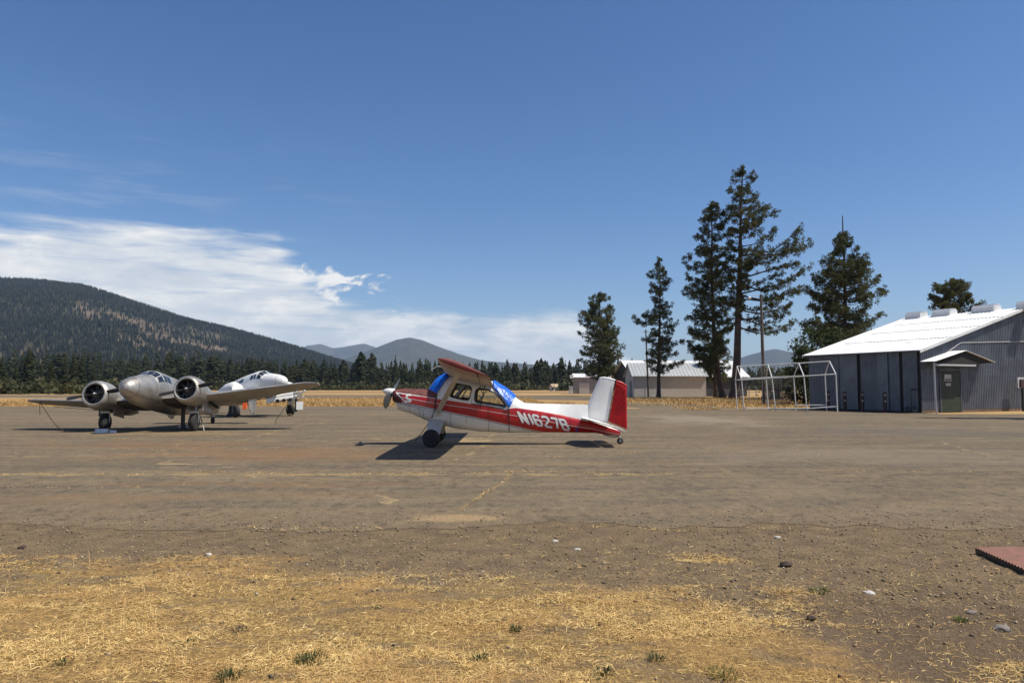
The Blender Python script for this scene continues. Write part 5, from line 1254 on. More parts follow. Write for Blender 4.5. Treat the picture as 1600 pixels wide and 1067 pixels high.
# main wings: sunburst underside
def wpt(X, Y, Z): return Vector((X, Y, Z))
M['sun1'] = M['oldred']
def sunf(t, b):
    v = oc(t); s = t.n('ShaderNodeSeparateXYZ'); t.l(v, s.inputs[0])
    n = t.noise(t.mapping(v, (1, 1, 1)), 3, 5, .6)
    # chordwise painted bands on the outer panel, dusty white inboard
    ay = t.math('ABSOLUTE', s.outputs[1]); ay = t.math('ADD', ay, t.math('MULTIPLY', s.outputs[0], .04))
    def band(lo, hi): return t.math('MULTIPLY', t.math('GREATER_THAN', ay, lo), t.math('LESS_THAN', ay, hi))
    rd = t.math('ADD', t.math('ADD', band(4.95, 9), band(4.2, 4.6)), band(3.6, 3.85), clamp=True)
    c = t.mix(rd, (.62, .55, .46), (.20, .024, .02))
    rib = t.math('GREATER_THAN', t.math('SINE', t.math('MULTIPLY', ay, 17.0)), .86)  # thin dark lines paint the shading of ribs and beads
    c = t.mix(t.math('MULTIPLY', rib, t.math('LESS_THAN', ay, 3.4)), c, (.10, .07, .05))
    c = t.mix(t.math('MULTIPLY', t.mr(n, .45, .7), .4), c, (.25, .16, .11)); t.l(c, b.inputs['Base Color'])
M['wingburst'] = mat('red rays under the wing', (.3, .1, .08), .55, build=sunf)
for sy in (-1, 1):
    Yr, Yt = DC + sy * .50, DC + sy * 5.5
    le0, te0 = wpt(-2.13, Yr, 2.30), wpt(-.60, Yr, 1.86); le1, te1 = wpt(-1.90, Yt, 2.58), wpt(-.56, Yt, 2.10)
    if sy > 0: le1.z -= .28; te1.z -= .26
    wg = flying(le0, te0, le1, te1, .11, 'wing', M['oldred'], plane, n=12, nv=30, under=M['wingburst'], rnd_=.13)
    # flap/aileron hinge lines and underside beads as thin strips
    for v0, v1, fr_ in ((.03, .48, .74), (.50, .96, .76)):
        a = le0.lerp(le1, v0).lerp(te0.lerp(te1, v0), fr_) ; b = le0.lerp(le1, v1).lerp(te0.lerp(te1, v1), fr_); o = Vector((0, 0, -.055))
        g = MB(); g.tube([a + o, b + o], .014, 5); g.build('hinge_line', M['black'], wg)
    g = MB(); p0 = le0.lerp(te0, .1) + Vector((0, 0, -.03)); 
    for v in (.22, .5, .75): 
        a = le0.lerp(le1, v).lerp(te0.lerp(te1, v), .72) + Vector((0, 0, -.09)); b = le0.lerp(le1, v).lerp(te0.lerp(te1, v), .95) + Vector((0, 0, -.05)); g.tube([a, b], .018, 5)
    g.build('hinge_bracket', M['cream'], wg)
    # strut (twin-look: broad streamlined tube) from fuselage foot
    foot = S(402, 402); foot = Vector((foot.x, DC + sy * .56, foot.z)); topc = le0.lerp(le1, .50).lerp(te0.lerp(te1, .50), .33) + Vector((.0, 0, -.10))
    g = MB(); d = (topc - foot); rings = []
    for q in (0, .1, .5, .9, 1): 
        c = foot + d * q; wdt = .085 if q in (.1, .5, .9) else .06; rings.append([c + Vector((wdt * math.cos(k * PI / 6), -sy * 0.0 + .028 * math.sin(k * PI / 6), 0)) for k in range(12)])
    g.loft(rings); g.build('wing_strut', M['cream'], plane, smooth=50)
    g = MB(); g.box(foot, (.2, .08, .12)); g.build('strut_fitting', M['cream'], plane, bevel=.02)
# wing centre over the cabin
g = MB(); rings = []
for y in np.linspace(-.5, .5, 9):
    le, te = wpt(-2.13, DC + y, 2.30), wpt(-.60, DC + y, 1.86); ch = te - le; up = Vector((-ch.z, 0, ch.x)).normalized(); t_ = .11 * ch.length; n = 12
    rings.append([le + ch * (i / n) + up * t_ * (2.6 * (math.sqrt(i / n) * (1 - i / n)) * .62 + .03) for i in range(n + 1)] + [le + ch * (i / n) - up * t_ * .4 * (math.sqrt(i / n) * (1 - i / n) * 2) for i in range(n - 1, 0, -1)])
g.loft(rings); g.build('cabin_roof', M['oldred'], plane, smooth=40)
# pitot and vent hooks under the leading edge
a = S(405, 150, 21.0); g = MB(); g.tube([S(448, 150, 21.0), S(425, 128, 21), S(395, 122, 21), S(362, 142, 21)], .016, 6); g.build('pitot_tube', M['cable'], plane)
# nose: spinner, propeller
ax_ = Vector((-math.cos(rad(11)), 0, math.sin(rad(11)))); hub = S(138, 282); hub.y = DC
spn = MB().lathe(hub + ax_ * .0, ax_, [(0, .12), (.02, .135), (.12, .135), (.2, .122), (.28, .095), (.34, .06), (.375, .03), (.385, 0)], 24).build('spinner', M['white'], plane, smooth=50)
MB().lathe(hub - ax_ * .05, ax_, [(0, .12), (.05, .12)], 20).build('propeller_hub', M['steel'], plane)
def blade(h, ax, ang, L, ch0, m, parent, name='propeller_blade', tw0=rad(48), tw1=rad(18), m2=None):
    up = Vector((0, 0, 1)); up = (up - ax * up.dot(ax)).normalized(); sd = ax.cross(up); rd = up * math.cos(ang) + sd * math.sin(ang); tg = ax.cross(rd); rings = []
    for i in range(11):
        t = i / 10; c = h + rd * (.1 + (L - .1) * t); chd = ch0 * (.45 + 1.3 * math.sin(min(1, t * 1.25) * PI * .55)) * (1 if t < .93 else .55) * (.62); tw = tw0 + (tw1 - tw0) * t
        cd_ = tg * math.cos(tw) + ax * math.sin(tw); nd = cd_.cross(rd); th = .035 * (1 - t) + .008
        rings.append([c + cd_ * (chd * math.cos(k * PI / 5)) + nd * (th * math.sin(k * PI / 5)) for k in range(10)])
    mb = MB(); mb.loft(rings); return mb.build(name, m, parent, smooth=50)
hb = hub + ax_ * .09
blade(hb, ax_, rad(180 + 67), 1.03, .15, M['blade'], plane); blade(hb, ax_, rad(67), 1.03, .13, M['steel'], plane)
# landing gear
GX = S(390, 430).x
for sy in (-1, 1):
    wy = DC + sy * 1.22; wc = Vector((P(674, 604, wy).x if sy < 0 else P(672, 604, DC).x - .05, wy, .27)); 
    if sy > 0: wc.x = -2.52
    top_ = Vector((S(398, 430).x, DC + sy * .42, S(0, 440).z)); g = MB(); rings = []
    for q in np.linspace(0, 1, 7):
        c = top_.lerp(wc + Vector((.03, -sy * .10, .02)), q); c.z += .05 * math.sin(q * PI); wdt = .265 - .07 * q
        rings.append([c + Vector((wdt * math.cos(k * PI / 6), sy * .022 * math.sin(k * PI / 6), .02 * math.sin(k * PI / 6))) for k in range(12)])
    g.loft(rings); leg = g.build('gear_leg', M['cream'], plane, smooth=50)
    wh = MB().lathe(wc - Vector((0, .1, 0)), (0, 1, 0), [(0, .17), (.0, .22), (.03, .262), (.1, .278), (.17, .262), (.2, .22), (.2, .17)], 28).build('wheel', M['rubber'], plane, smooth=50)
    MB().lathe(wc - Vector((0, .075, 0)), (0, 1, 0), [(-.01, .0), (0, .05), (.0, .16), (.02, .175), (.13, .175), (.15, .16), (.15, .0)], 20).build('rim', M['steel'], wh, smooth=50)
    g = MB(); g.box(wc + Vector((.02, -sy * .13, -.02)), (.1, .07, .16)); g.build('brake', M['steel'], wh, bevel=.01)
# tailwheel
tw = S(1482, 563); tw.y = DC; tw.z = .105
wh = MB().lathe(tw - Vector((0, .035, 0)), (0, 1, 0), [(0, .05), (0, .085), (.02, .103), (.05, .103), (.07, .085), (.07, .05)], 20).build('tailwheel', M['rubber'], plane, smooth=50)
MB().lathe(tw - Vector((0, .04, 0)), (0, 1, 0), [(0, 0), (0, .05), (.08, .05), (.08, 0)], 14).build('rim', M['steel'], wh)
g = MB()
for y in (-.05, .05): g.tube([tw + Vector((0, y, 0)), tw + Vector((-.02, y, .13)), S(1475, 545) + Vector((0, y, .02))], .012, 6)
g.tube([S(1380, 528), S(1440, 543), tw + Vector((-.02, 0, .14))], .02, 6); g.build('tailwheel_fork', M['steel'], plane)
# ---- tarps (things of their own, draped)
def drape(name, label, zx0, zx1, lowf, sd, tilt=0):
    rs = random.Random(sd); mb = MB(); n = 26; kk = 30; rings = []
    for i in range(n + 1):
        zx = zx0 + (zx1 - zx0) * i / n; x = X_(zx); zt = top_f(x); zl = S(zx, lowf(zx)).z; zl = min(zl, zt - .02); r = []
        zc, H, w_ = sec(x)
        q = max(-.99, min(.999, (zl - zc) / H)); th0 = math.copysign(math.asin(abs(q) ** (EXn / 2)), q)
        for k in range(kk + 1):
            u = 2 * k / kk - 1; th = th0 + (PI / 2 - th0) * (1 - abs(u)); z = zc + H * math.copysign(abs(math.sin(th)) ** (2 / EXn), math.sin(th)); y = yside(x, z) * (1 if abs(u) > 1e-6 else 0)
            nn = .012 * noise.noise(Vector((x * 9 + sd, u * 7, z * 6))) + .035 * noise.noise(Vector((x * 3 + sd, u * 3, z * 3))) + .008 * math.sin(u * 40 + x * 11)
            o = .045 + nn; v_ = Vector((0, (-1 if u < 0 else 1) * math.cos(th), math.sin(th))); r.append(Vector((x, DC + (-y if u < 0 else y), z)) + v_ * o + Vector((nn * .8, 0, 0)))
        rings.append(r)
    mb.loft(rings, closed=False, cap=False); o = mb.build(name, M['tarp'], origin=(X_((zx0 + zx1) / 2), DC, 0), smooth=70)
    sm = o.modifiers.new('thick', 'SOLIDIFY'); sm.thickness = .006; sm.offset = 1
    return tag(o, label, 'tarp', 'blue tarps tied over the plane windows')
drape('tarp', 'crumpled blue tarp tied over the windshield of the red and white plane', 347, 470, lambda z: float(np.interp(z, [347, 372, 398, 412, 440, 470], [258, 275, 288, 272, 225, 190])), 3)
drape('tarp', 'smooth blue tarp over the rear window of the red and white plane', 728, 860, lambda z: float(np.interp(z, [728, 745, 770, 790, 815, 825, 840, 860], [250, 272, 298, 325, 362, 366, 340, 300])), 9)
def strap(pts, r, lb, m=M['black'], world=False):
    P3 = [p if world else S(*p) for p in pts]
    if not world: P3 = [Vector((p.x, DC - yside(p.x, max(bot_f(p.x) + .003, min(top_f(p.x) - .003, p.z))) - .016, p.z)) for p in P3]
    o = MB().tube(P3, r, 6).build('tie_down_strap', m, origin=P3[-1]); tag(o, lb, 'strap')
strap([(820, 362), (821, 400), (821, 450), (821, 490), (821, 514)], .014, 'black strap running straight down from the rear blue tarp')
strap([(402, 285), (392, 330), (388, 380), (372, 420), (345, 448)], .018, 'black strap from the windshield tarp to the plane belly')
a = S(345, 455, 23.5); b = G(648, 690); o = MB().tube([a, a.lerp(b, .5) + Vector((0, 0, -.02)), b], .014, 5).build('tie_down_rope', M['rope'], origin=b); tag(o, 'taut tie-down rope left of the red plane wheels', 'rope')
# ================================================================ twin-engined tail-draggers
def superring(x, zc, w_, up, dn, n=24, ex=2.2):
    r = []
    for k in range(n):
        a = 2 * PI * k / n; c, s = math.cos(a), math.sin(a)
        r.append(Vector((x, w_ * math.copysign(abs(c) ** (2 / ex), c), zc + (up if s > 0 else dn) * math.copysign(abs(s) ** (2 / ex), s))))
    return r
FS = [(2.62, -.20, .03, .03, .03), (2.60, -.22, .13, .13, .13), (2.5, -.21, .25, .24, .25), (2.3, -.18, .37, .35, .38), (1.9, -.13, .51, .48, .54), (1.3, -.08, .65, .60, .70), (.98, -.04, .69, .64, .76), (.80, -.02, .70, .70, .78), (.55, 0, .71, .84, .80), (.3, 0, .72, .92, .80), (0, 0, .72, .96, .80),
      (-.6, 0, .72, .96, .80), (-1.3, .02, .71, .95, .80), (-2.1, .04, .68, .90, .78), (-3.0, .07, .62, .80, .70), (-4.0, .11, .53, .67, .52), (-5.0, .16, .42, .53, .43), (-6.0, .21, .31, .39, .34), (-6.8, .25, .21, .27, .24), (-7.4, .27, .12, .16, .14), (-7.7, .28, .03, .05, .05)]
FX = [f[0] for f in FS][::-1]
def fsec(x): return [float(np.interp(x, FX, [f[i] for f in FS][::-1])) for i in (1, 2, 3, 4)]
def fpt(x, ang, off=0.0, ex=2.2):
    zc, w_, up, dn = fsec(x); c, s = math.cos(ang), math.sin(ang)
    return Vector((x, (w_ + off) * math.copysign(abs(c) ** (2 / ex), c), zc + ((up if s > 0 else dn) + off) * math.copysign(abs(s) ** (2 / ex), s)))
def patch(T, mb, x0, x1, a0, a1, off=.008, sk0=0, sk1=0, n=4):
    "quad patch on the fuselage skin; sk = shift of x at the upper edge"
    V = []
    for i in range(n + 1):
        for j in range(n + 1):
            u, v = i / n, j / n; xx = (x0 + sk0 * v) * (1 - u) + (x1 + sk1 * v) * u; V.append(fpt(xx, a0 + (a1 - a0) * v, off))
    mb.add(V, [(i * (n + 1) + j, (i + 1) * (n + 1) + j, (i + 1) * (n + 1) + j + 1, i * (n + 1) + j + 1) for i in range(n) for j in range(n)], 0, T)
def twin(name, label, origin, heading, pitch, roll, z0, mt, mu, full=True, k=1.0, wl=6.1, wr=7.05, prop=True, gearz=0.0):
    """heading: direction of the nose, radians clockwise from +Y (world); local x nose, y left, z up"""
    nd = Vector((math.sin(heading), math.cos(heading), 0)); ld = Vector((-nd.y, nd.x, 0))
    R0 = Matrix(((nd.x, ld.x, 0), (nd.y, ld.y, 0), (0, 0, 1))).to_4x4()
    T = Matrix.Translation(origin + Vector((0, 0, z0))) @ R0 @ Matrix.Rotation(-pitch, 4, 'Y') @ Matrix.Rotation(roll, 4, 'X') @ Matrix.Scale(k, 4)
    TG = Matrix.Translation(origin) @ R0
    e = empty(name, origin, label, 'airplane')
    mb = MB(); rr = []
    xs_ = sorted(set([f[0] for f in FS] + list(np.arange(-7.5, 2.4, .3))), reverse=True)
    for x in xs_:
        zc, w_, up, dn = fsec(x); rr.append(superring(x, zc, w_, up, dn, 28))
    mb.loft(rr, T=T); fu = mb.build('fuselage', mt, e, smooth=50)
    # nose cap seam
    g = MB(); g.tube([fpt(2.12, 2 * PI * q / 28, .002) for q in range(29)], .008, 4, T=T); g.build('nose_seam', M['black'], fu)
    for xx in (.9, -1.7, -3.4):
        g = MB(); g.tube([fpt(xx, 2 * PI * q / 28, .0005) for q in range(29)], .004, 4, T=T); g.build('skin_seam', M['silverdull'], fu)
    # windshield: four panes each side of the post, then side windows
    for s in (1, -1):
        def ang(a): return rad(a) if s > 0 else PI - rad(a)
        for (x0, x1, a0, a1, k0, k1) in ((1.02, .72, 74, 87, -.42, -.25), (.98, .70, 55, 71, -.42, -.30), (.92, .62, 37, 52, -.38, -.32)) if False else ():
            pass
        for (x0, x1, a0, a1) in ((1.02, .38, 69, 87), (.98, .38, 46, 66)):
            g = MB(); patch(T, g, x0, x1, ang(a0), ang(a1)); g.build('windshield_pane', M['darkglass'], fu, smooth=60)
        g = MB(); patch(T, g, .86, .38, ang(22), ang(43), sk0=-.10, sk1=.0); g.build('windshield_pane', M['darkglass'], fu, smooth=60)
        for (x0, x1) in ((.30, .06), (-.02, -.34)):
            g = MB(); patch(T, g, x0, x1, ang(23), ang(46)); g.build('cockpit_window', M['darkglass'], fu, smooth=60)
        for x in (-1.2, -1.9, -2.6):
            g = MB(); patch(T, g, x, x - .36, ang(24), ang(44)); g.build('cabin_window', M['darkglass'], fu, smooth=60)
        for x in (.96, .40):
            g = MB(); g.tube([fpt(x, ang(a), .008) for a in (26, 40, 55, 70, 88)], .018, 5, T=T); g.build('window_frame', M['white'], fu)
        g = MB(); g.tube([fpt(x, ang(45), .01) for x in (.9, .7, .45)], .016, 5, T=T); g.build('window_frame', M['white'], fu)
    EY = 2.0
    # centre section and wings
    def wing(y0, y1, s, xl0, c0, xl1, c1, z0_, z1_, th0, th1, nm, round_=True, nv=14, mu_=None):
        rings = []; n = 12
        for j in range(nv + 1):
            v = j / nv; xl = xl0 + (xl1 - xl0) * v; c = c0 + (c1 - c0) * v; y = s * (y0 + (y1 - y0) * v); z = z0_ + (z1_ - z0_) * v; th = th0 + (th1 - th0) * v
            if round_ and v > .86: q = (v - .86) / .14; sh = 1 - math.sqrt(max(0.02, 1 - q * q)); xl -= c * .32 * sh; c *= 1 - .62 * sh; th *= 1 - .7 * sh
            r = [Vector((xl - c * (i / n), y, z + th * (2.6 * math.sqrt(i / n) * (1 - i / n) * .62 + .03) )) for i in range(n + 1)]
            r += [Vector((xl - c * (i / n), y, z - th * (2.6 * math.sqrt(i / n) * (1 - i / n) * .40 + .03))) for i in range(n - 1, 0, -1)]
            rings.append(r)
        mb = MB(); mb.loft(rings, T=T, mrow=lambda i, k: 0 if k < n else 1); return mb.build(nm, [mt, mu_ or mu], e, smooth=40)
    for s in (1, -1): wing(.45, 2.35, s, .40, 3.0, .34, 2.75, -.42, -.36, .40, .36, 'wing_centre', False, 4, M['undershade'])  # near-black underside colour stands in for the shade beneath the belly
    if full:
        for s, L in ((1, wr), (-1, wl)):
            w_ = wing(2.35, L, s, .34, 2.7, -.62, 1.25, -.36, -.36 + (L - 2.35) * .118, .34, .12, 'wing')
            g = MB(); g.tube([Vector((-1.62, s * 3.2, -.42)), Vector((-1.55, s * (L - .9), -.12))], .012, 4, T=T); g.build('aileron_gap', M['dark'], w_)
    # nacelles, cowls, engines, props
    gm = []
    for s in (1, -1):
        y = s * EY; zc = -.18; ring_ = lambda x, r, dz=0, n=24: [Vector((x, y + r * math.cos(2 * PI * k / n), zc + dz + r * math.sin(2 * PI * k / n))) for k in range(n)]
        mb = MB(); mb.loft([ring_(.40, .62 if full else .40, 0 if full else -.15), ring_(.05, .56 if full else .44, -.02), ring_(-.6, .50, -.08), ring_(-1.3, .42, -.16), ring_(-2.1, .26, -.22), ring_(-2.8, .06, -.2)], T=T); nac = mb.build('nacelle', mt, e, smooth=50)
        if full:
            prof = [(.30, .58), (.34, .63), (.6, .645), (.9, .635), (1.1, .60), (1.2, .55), (1.24, .49), (1.22, .44), (1.15, .42), (.95, .42), (.66, .45)]
            mb = MB(); mb.lathe((0, y, zc), (1, 0, 0), prof, 36, 0, T); 
            # drop the caps of the lathe (open tube)
            mb.f = [f for f in mb.f if len(f) <= 4]; mb.m = [1 if i >= 7 * 36 else 0 for i in range(len(mb.f))]
            cw = mb.build('engine_cowl', [mt, M['dark']], e, smooth=40)  # inner cowl wall coloured near-black to paint shade into the opening
            g = MB(); g.lathe((.62, y, zc), (1, 0, 0), [(0, .45), (.02, .45)], 24, 0, T); eng = g.build('engine_backplate', M['dark'], e)
            g = MB()
            g.lathe((.66, y, zc), (1, 0, 0), [(0, .2), (.22, .2), (.32, .14), (.42, .09), (.44, 0)], 16, 0, T); g.build('crankcase', M['steel'], e, smooth=50)
            for c_ in range(9):
                a = 2 * PI * (c_ + .5) / 9; d = Vector((0, math.cos(a), math.sin(a))); g = MB(); prf = []
                for q in range(9): prf += [(.17 + q * .026, .085), (.183 + q * .026, .085), (.183 + q * .026, .066)]
                prf += [(.41, .07), (.44, .05)]
                g.lathe(Vector((.84, y, zc)), d, prf, 10, 0, T); g.tube([Vector((.93, y, zc)) + d * .16, Vector((.95, y, zc)) + d * .42], .012, 5, 0, T); g.build('engine_cylinder', M['cyl'], eng)
        if prop:
            ax = (T.to_3x3() @ Vector((1, 0, 0))).normalized(); h_ = T @ Vector((1.16, y, zc))
            MB().lathe(Vector((1.08, y, zc)), (1, 0, 0), [(0, .08), (.1, .08), (.16, .06), (.2, .035), (.21, 0)], 14, 0, T).build('propeller_hub', M['steel'], e, smooth=50)
            for q in (0, 180): blade(h_, ax, rad(q + (-77 if s > 0 else -80)), 1.12, .078, M['blade'], e, tw0=rad(40), tw1=rad(16))
        # gear
        wx = .25; wp = TG @ Vector((wx * k, y * k, .36)); wp.z = .37
        top_ = T @ Vector((-.05, y, -.60)); g = MB(); g.tube([top_, wp.lerp(top_, .42) + Vector((0, 0, 0)), wp + Vector((0, 0, .38))], [.085, .075, .07], 10)
        for yy in (-.17, .17): 
            g.tube([wp + Vector((yy, 0, .0)), wp + Vector((yy, .02, .42))], .03, 8)
        g.box(wp + Vector((0, .02, .42)), (.42, .1, .08)); g.tube([wp + Vector((-.2, 0, 0)), wp + Vector((.2, 0, 0))], .03, 8); g.build('gear_leg', M['steel'], e, smooth=50)
        g = MB(); g.tube([T @ Vector((-.9, y, -.5)), wp + Vector((0, 0, .42))], .03, 6); g.build('gear_brace', M['steel'], e)
        lt = (R0.to_3x3() @ Vector((0, 1, 0)))
        wh = MB().lathe(wp - lt * .125, lt, [(0, .2), (0, .29), (.03, .345), (.08, .366), (.17, .366), (.22, .345), (.25, .29), (.25, .2)], 28).build('wheel', M['rubber'], e, smooth=50)
        MB().lathe(wp - lt * .115, lt, [(0, 0), (0, .19), (.02, .205), (.21, .205), (.23, .19), (.23, 0)], 20).build('rim', M['steel'], wh, smooth=50)
        for dy in (-.33, .33):
            g = MB(); g.box((-.35, y + dy, -.78), (.95, .02, .42), T=T); g.build('gear_door', mt, e)
        if full:
            g = MB(); g.tube([(-.3, y + s * .42, -.52), (-.75, y + s * .50, -.62), (-1.1, y + s * .52, -.66)], [.07, .075, .07], 10, 0, T); g.build('exhaust_pipe', M['dark'], e, smooth=50)
    # tail
    rings = []
    def tailp(x0, x1, y0, y1, z, th, nm, m):
        g = MB(); rings = []
        for y in (y0, (y0 + y1) / 2, y1):
            rings.append([Vector((x0, y, z)), Vector((x0 - .1, y, z + th)), Vector(((x0 + x1) / 2, y, z + th)), Vector((x1, y, z + .01)), Vector((x1, y, z - .01)), Vector(((x0 + x1) / 2, y, z - th)), Vector((x0 - .1, y, z - th))])
        g.loft(rings, T=T); return g.build(nm, m, e, smooth=50)
    tailp(-6.15, -6.85, -2.15, 2.15, .52, .055, 'stabilizer', mt)
    for s in (1, -1): tailp(-6.87, -7.4, s * .22, s * 2.1, .52, .035, 'elevator', mt)
    for s in (1, -1):
        y = s * 2.2; pr = []
        def oval(xc, hw__, zc, up, dn, n=22): return [Vector((xc + hw__ * math.cos(2 * PI * q / n), 0, zc + (up if math.sin(2 * PI * q / n) > 0 else dn) * math.sin(2 * PI * q / n))) for q in range(n)]
        ov = oval(-6.75, .62, .48, .72, .62); g = MB()
        rings = [[Vector((-6.75 + (p.x + 6.75) * f_, y + o, .48 + (p.z - .48) * f_)) for p in ov] for f_, o in ((.8, -.05), (1, -.015), (1, .015), (.8, .05))]
        g.loft(rings, T=T); fn = g.build('tail_fin', mt, e, smooth=50)
        g = MB(); g.box((-6.9, y, .48), (.02, .11, 1.2), T=T); g.build('rudder_gap', M['black'], fn)
    g = MB(); g.tube([(-6.6, 0, .05), (-6.9, 0, -.28)], .05, 8, 0, T); g.build('tailwheel_leg', M['steel'], e)
    tp = T @ Vector((-6.95, 0, -.3)); tp.z = .17; lt = (R0.to_3x3() @ Vector((0, 1, 0)))
    g = MB(); g.tube([T @ Vector((-6.9, 0, -.25)), tp + Vector((0, 0, .12))], .045, 8); g.build('tailwheel_fork', M['steel'], e)
    MB().lathe(tp - lt * .06, lt, [(0, .08), (0, .13), (.03, .165), (.09, .165), (.12, .13), (.12, .08)], 20).build('tailwheel', M['rubber'], e, smooth=50)
    return e, T, TG
M['cyl'] = weather((.16, .155, .15), .4, 9, name='engine cylinders', rough=.5, metal=.5); M['undershade'] = weather((.10, .09, .08), .3, 2, name='shade-darkened underside metal', rough=.7)
org = Vector((-15.1, 31.2, 0))
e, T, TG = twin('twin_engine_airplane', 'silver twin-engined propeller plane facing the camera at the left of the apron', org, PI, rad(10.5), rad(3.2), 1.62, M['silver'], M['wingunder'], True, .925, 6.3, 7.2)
# orange gust locks on the near fin, antenna
fp_ = T @ Vector((-6.75, 2.2, .5))
g = MB(); g.box((-6.1, 2.02, .62), (.1, .17, .16), T=T); g.box((-6.1, 2.02, .22), (.1, .19, .34), T=T); g.build('gust_lock', M['orange'], e)
# wooden prop stand and chocks
M['chock'] = weather((.62, .61, .58), .12, 6, (.3, .26, .2), 8, .4, .8, name='chock paint')
def chock(p, rz, lb, s=1.0):
    g = MB(); Tm = Matrix.Translation(p) @ Matrix.Rotation(rz, 4, 'Z'); w_ = .48 * s
    g.prism([Vector((-w_ / 2, -.13 * s, 0)), Vector((-w_ / 2, .13 * s, 0)), Vector((-w_ / 2, .07 * s, .17 * s)), Vector((-w_ / 2, -.05 * s, .17 * s))], (w_, 0, 0), 0, Tm)
    o = g.build('wheel_chock', M['chock'], origin=p, bevel=.012); tag(o, lb, 'wheel chock', 'white chocks at the silver plane wheels')
gl, gr = G(164, 676.5), G(292, 670.5)
chock(Vector((gl.x - .12, gl.y, 0)), .1, 'white chock before the silver plane wheel farther left', 1.0)
chock(Vector((gl.x + .34, gl.y - .05, 0)), -.6, 'tilted white chock half behind the left chock of the silver plane', .7)
chock(Vector((gr.x + .02, gr.y - .1, 0)), 0, 'large white chock before the silver plane wheel nearer the red plane', 1.25)
p = G(279, 672); p.y += .4; o = MB().box(p + Vector((0, 0, .55)), (.13, .13, 1.1)).box(p + Vector((0, 0, .04)), (.4, .4, .08)).build('prop_stand', M['black'], origin=p); tag(o, 'dark post propped under the silver plane left of its big chock', 'post')
o = MB().tube([P(62, 628, 31.6), P(70, 640, 31.3), P(80, 655, 31), P(90, 667, 30.6), G(103, 674)], .018, 5).tube([P(62, 628, 31.6), P(62.5, 648, 31.6)], .012, 5).build('tie_down_rope', M['rope'], origin=G(103, 674)); tag(o, 'slack rope hanging from the left wing tip of the silver plane', 'rope')
o = MB().tube([P(455, 624, 37), P(445, 637, 36.9), G(432, 655)], .014, 5).build('tie_down_rope', M['rope'], origin=G(432, 655)); tag(o, 'slanting rope from the silver plane wing above the white plane wheel', 'rope')
o = MB().tube([G(311, 671) + Vector((0, 0, .7)), G(316, 673) + Vector((0, 0, .3)), G(319, 673)], [.02, .03, .02], 6).build('hanging_cloth', M['cream'], origin=G(319, 673)); tag(o, 'tan rag hanging beside the silver plane wheel', 'cloth')
# ---- the white plane parked behind, outer wings and engines removed
org2 = Vector((-15.5, 46.0, 0)); 
e, T, TG = twin('stripped_airplane', 'white twin airplane with outer wings and engines removed, behind the silver plane wing', org2, rad(129), rad(11), 0, 1.92, M['white'], M['cream'], False, .95, prop=False)
# tail-registration block and red mark on the flank
for (x0, x1, a0, a1, m) in ((-3.0, -3.5, 200, 175, 'red'), (-2.3, -2.55, 26, 44, 'darkglass'), (-1.6, -1.75, 26, 44, 'darkglass')):
    g = MB(); patch(T, g, x0, x1, PI - rad(12 if m == 'red' else 24), PI - rad(34 if m == 'red' else 40), .012); g.build('flank_mark', M[m], e)
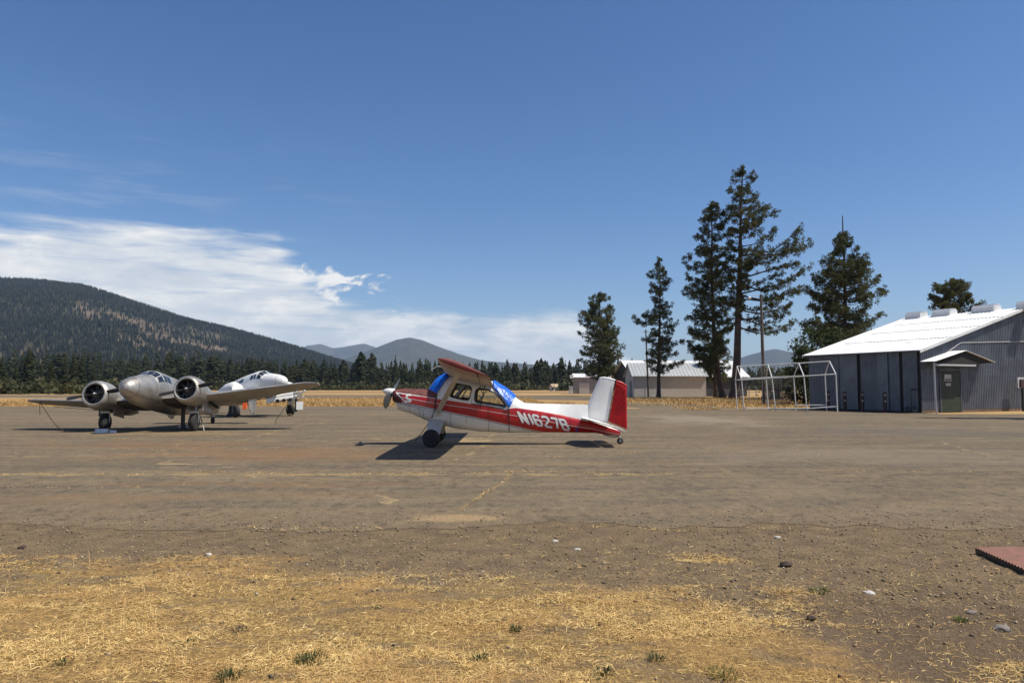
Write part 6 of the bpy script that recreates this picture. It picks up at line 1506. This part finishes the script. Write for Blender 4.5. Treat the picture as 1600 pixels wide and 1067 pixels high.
# bare engine mount with dangling pipes at the near-right nacelle
c0 = P(463, 618, 46.6)
g = MB(); rs = random.Random(4)
for i in range(9):
    a = rs.uniform(-.5, .5); d = Vector((.75 + rs.uniform(-.1, .1), -.2, .62 + rs.uniform(-.25, .3))).normalized() * rs.uniform(.6, 1.1); s_ = c0 + Vector((rs.uniform(-.3, .3), rs.uniform(-.3, .3), rs.uniform(-.35, .15))); g.tube([s_ - d * .5, s_ + d * .5], rs.uniform(.03, .06), 7)
g.build('engine_mount', M['white'], e, smooth=60)
g = MB(); g.box(c0 + Vector((.25, -.1, -.62)), (.42, .03, .5), rz=.4); g.build('loose_panel', M['white'], e)
g = MB(); g.tube([c0 + Vector((0, 0, -.2)), c0 + Vector((.0, 0, -1.0))], .08, 8); g.build('mount_post', M['black'], e)
for i in range(4):
    q = P(424 + i * 10, 627 - i * .8, 45.8); g = MB(); g.lathe(q, (0, -1, 0), [(0, .11), (.1, .11), (.1, 0)], 12); g.build('exhaust_port', M['dark'], e)
g = MB(); a = P(416, 626, 45.4); b = P(458, 616, 46.4)
g.prism([a + Vector((0, 0, -.18)), b + Vector((0, 0, -.22)), b + Vector((0, 0, .22)), a + Vector((0, 0, .16))], (-.1, .35, 0)); g.build('leading_edge', M['white'], e, bevel=.05)
p = G(365, 651); o = MB().add([p + Vector((x * w_, y * w_, z)) for z, w_ in ((0, .42), (.25, .27), (.95, .22), (1.0, .3)) for x, y in ((-1, -.7), (1, -.7), (1, .7), (-1, .7))], [(i * 4 + k, i * 4 + (k + 1) % 4, i * 4 + 4 + (k + 1) % 4, i * 4 + 4 + k) for i in range(3) for k in range(4)] + [(3, 2, 1, 0), (12, 13, 14, 15)]).build('jack_stand', M['black'], origin=p); tag(o, 'black jack stand under the white plane near the silver tail wheel', 'jack stand')
# chocks of the white plane
p = G(463, 650); o = MB().box(p + Vector((-.3, -.3, .08)), (.22, .35, .16)).build('brick_chock', M['rustskirt'], origin=p + Vector((-.3, -.3, 0)), bevel=.01); tag(o, 'rust-brown block against the white plane wheel', 'wheel chock')

# ================================================================ air
hz = MB().box((0, 7000, 349), (31000, 15800, 704)).build('haze', mat('haze', (1, 1, 1)), weld=False)
hm = hz.data.materials[0]; hm.node_tree.nodes.clear(); t = NT(hm.node_tree); pv = t.n('ShaderNodeVolumePrincipled'); pv.inputs['Density'].default_value = 5.2e-5
pv.inputs['Color'].default_value = (.50, .72, 1.0, 1); pv.inputs['Anisotropy'].default_value = 0.0
o_ = t.n('ShaderNodeOutputMaterial'); t.l(pv.outputs[0], o_.inputs['Volume']); tag(hz, 'thin blue summer haze over the whole valley', 'haze', kind='stuff')
sc.cycles.volume_bounces = 0; sc.cycles.transparent_max_bounces = 16; sc.cycles.max_bounces = 8
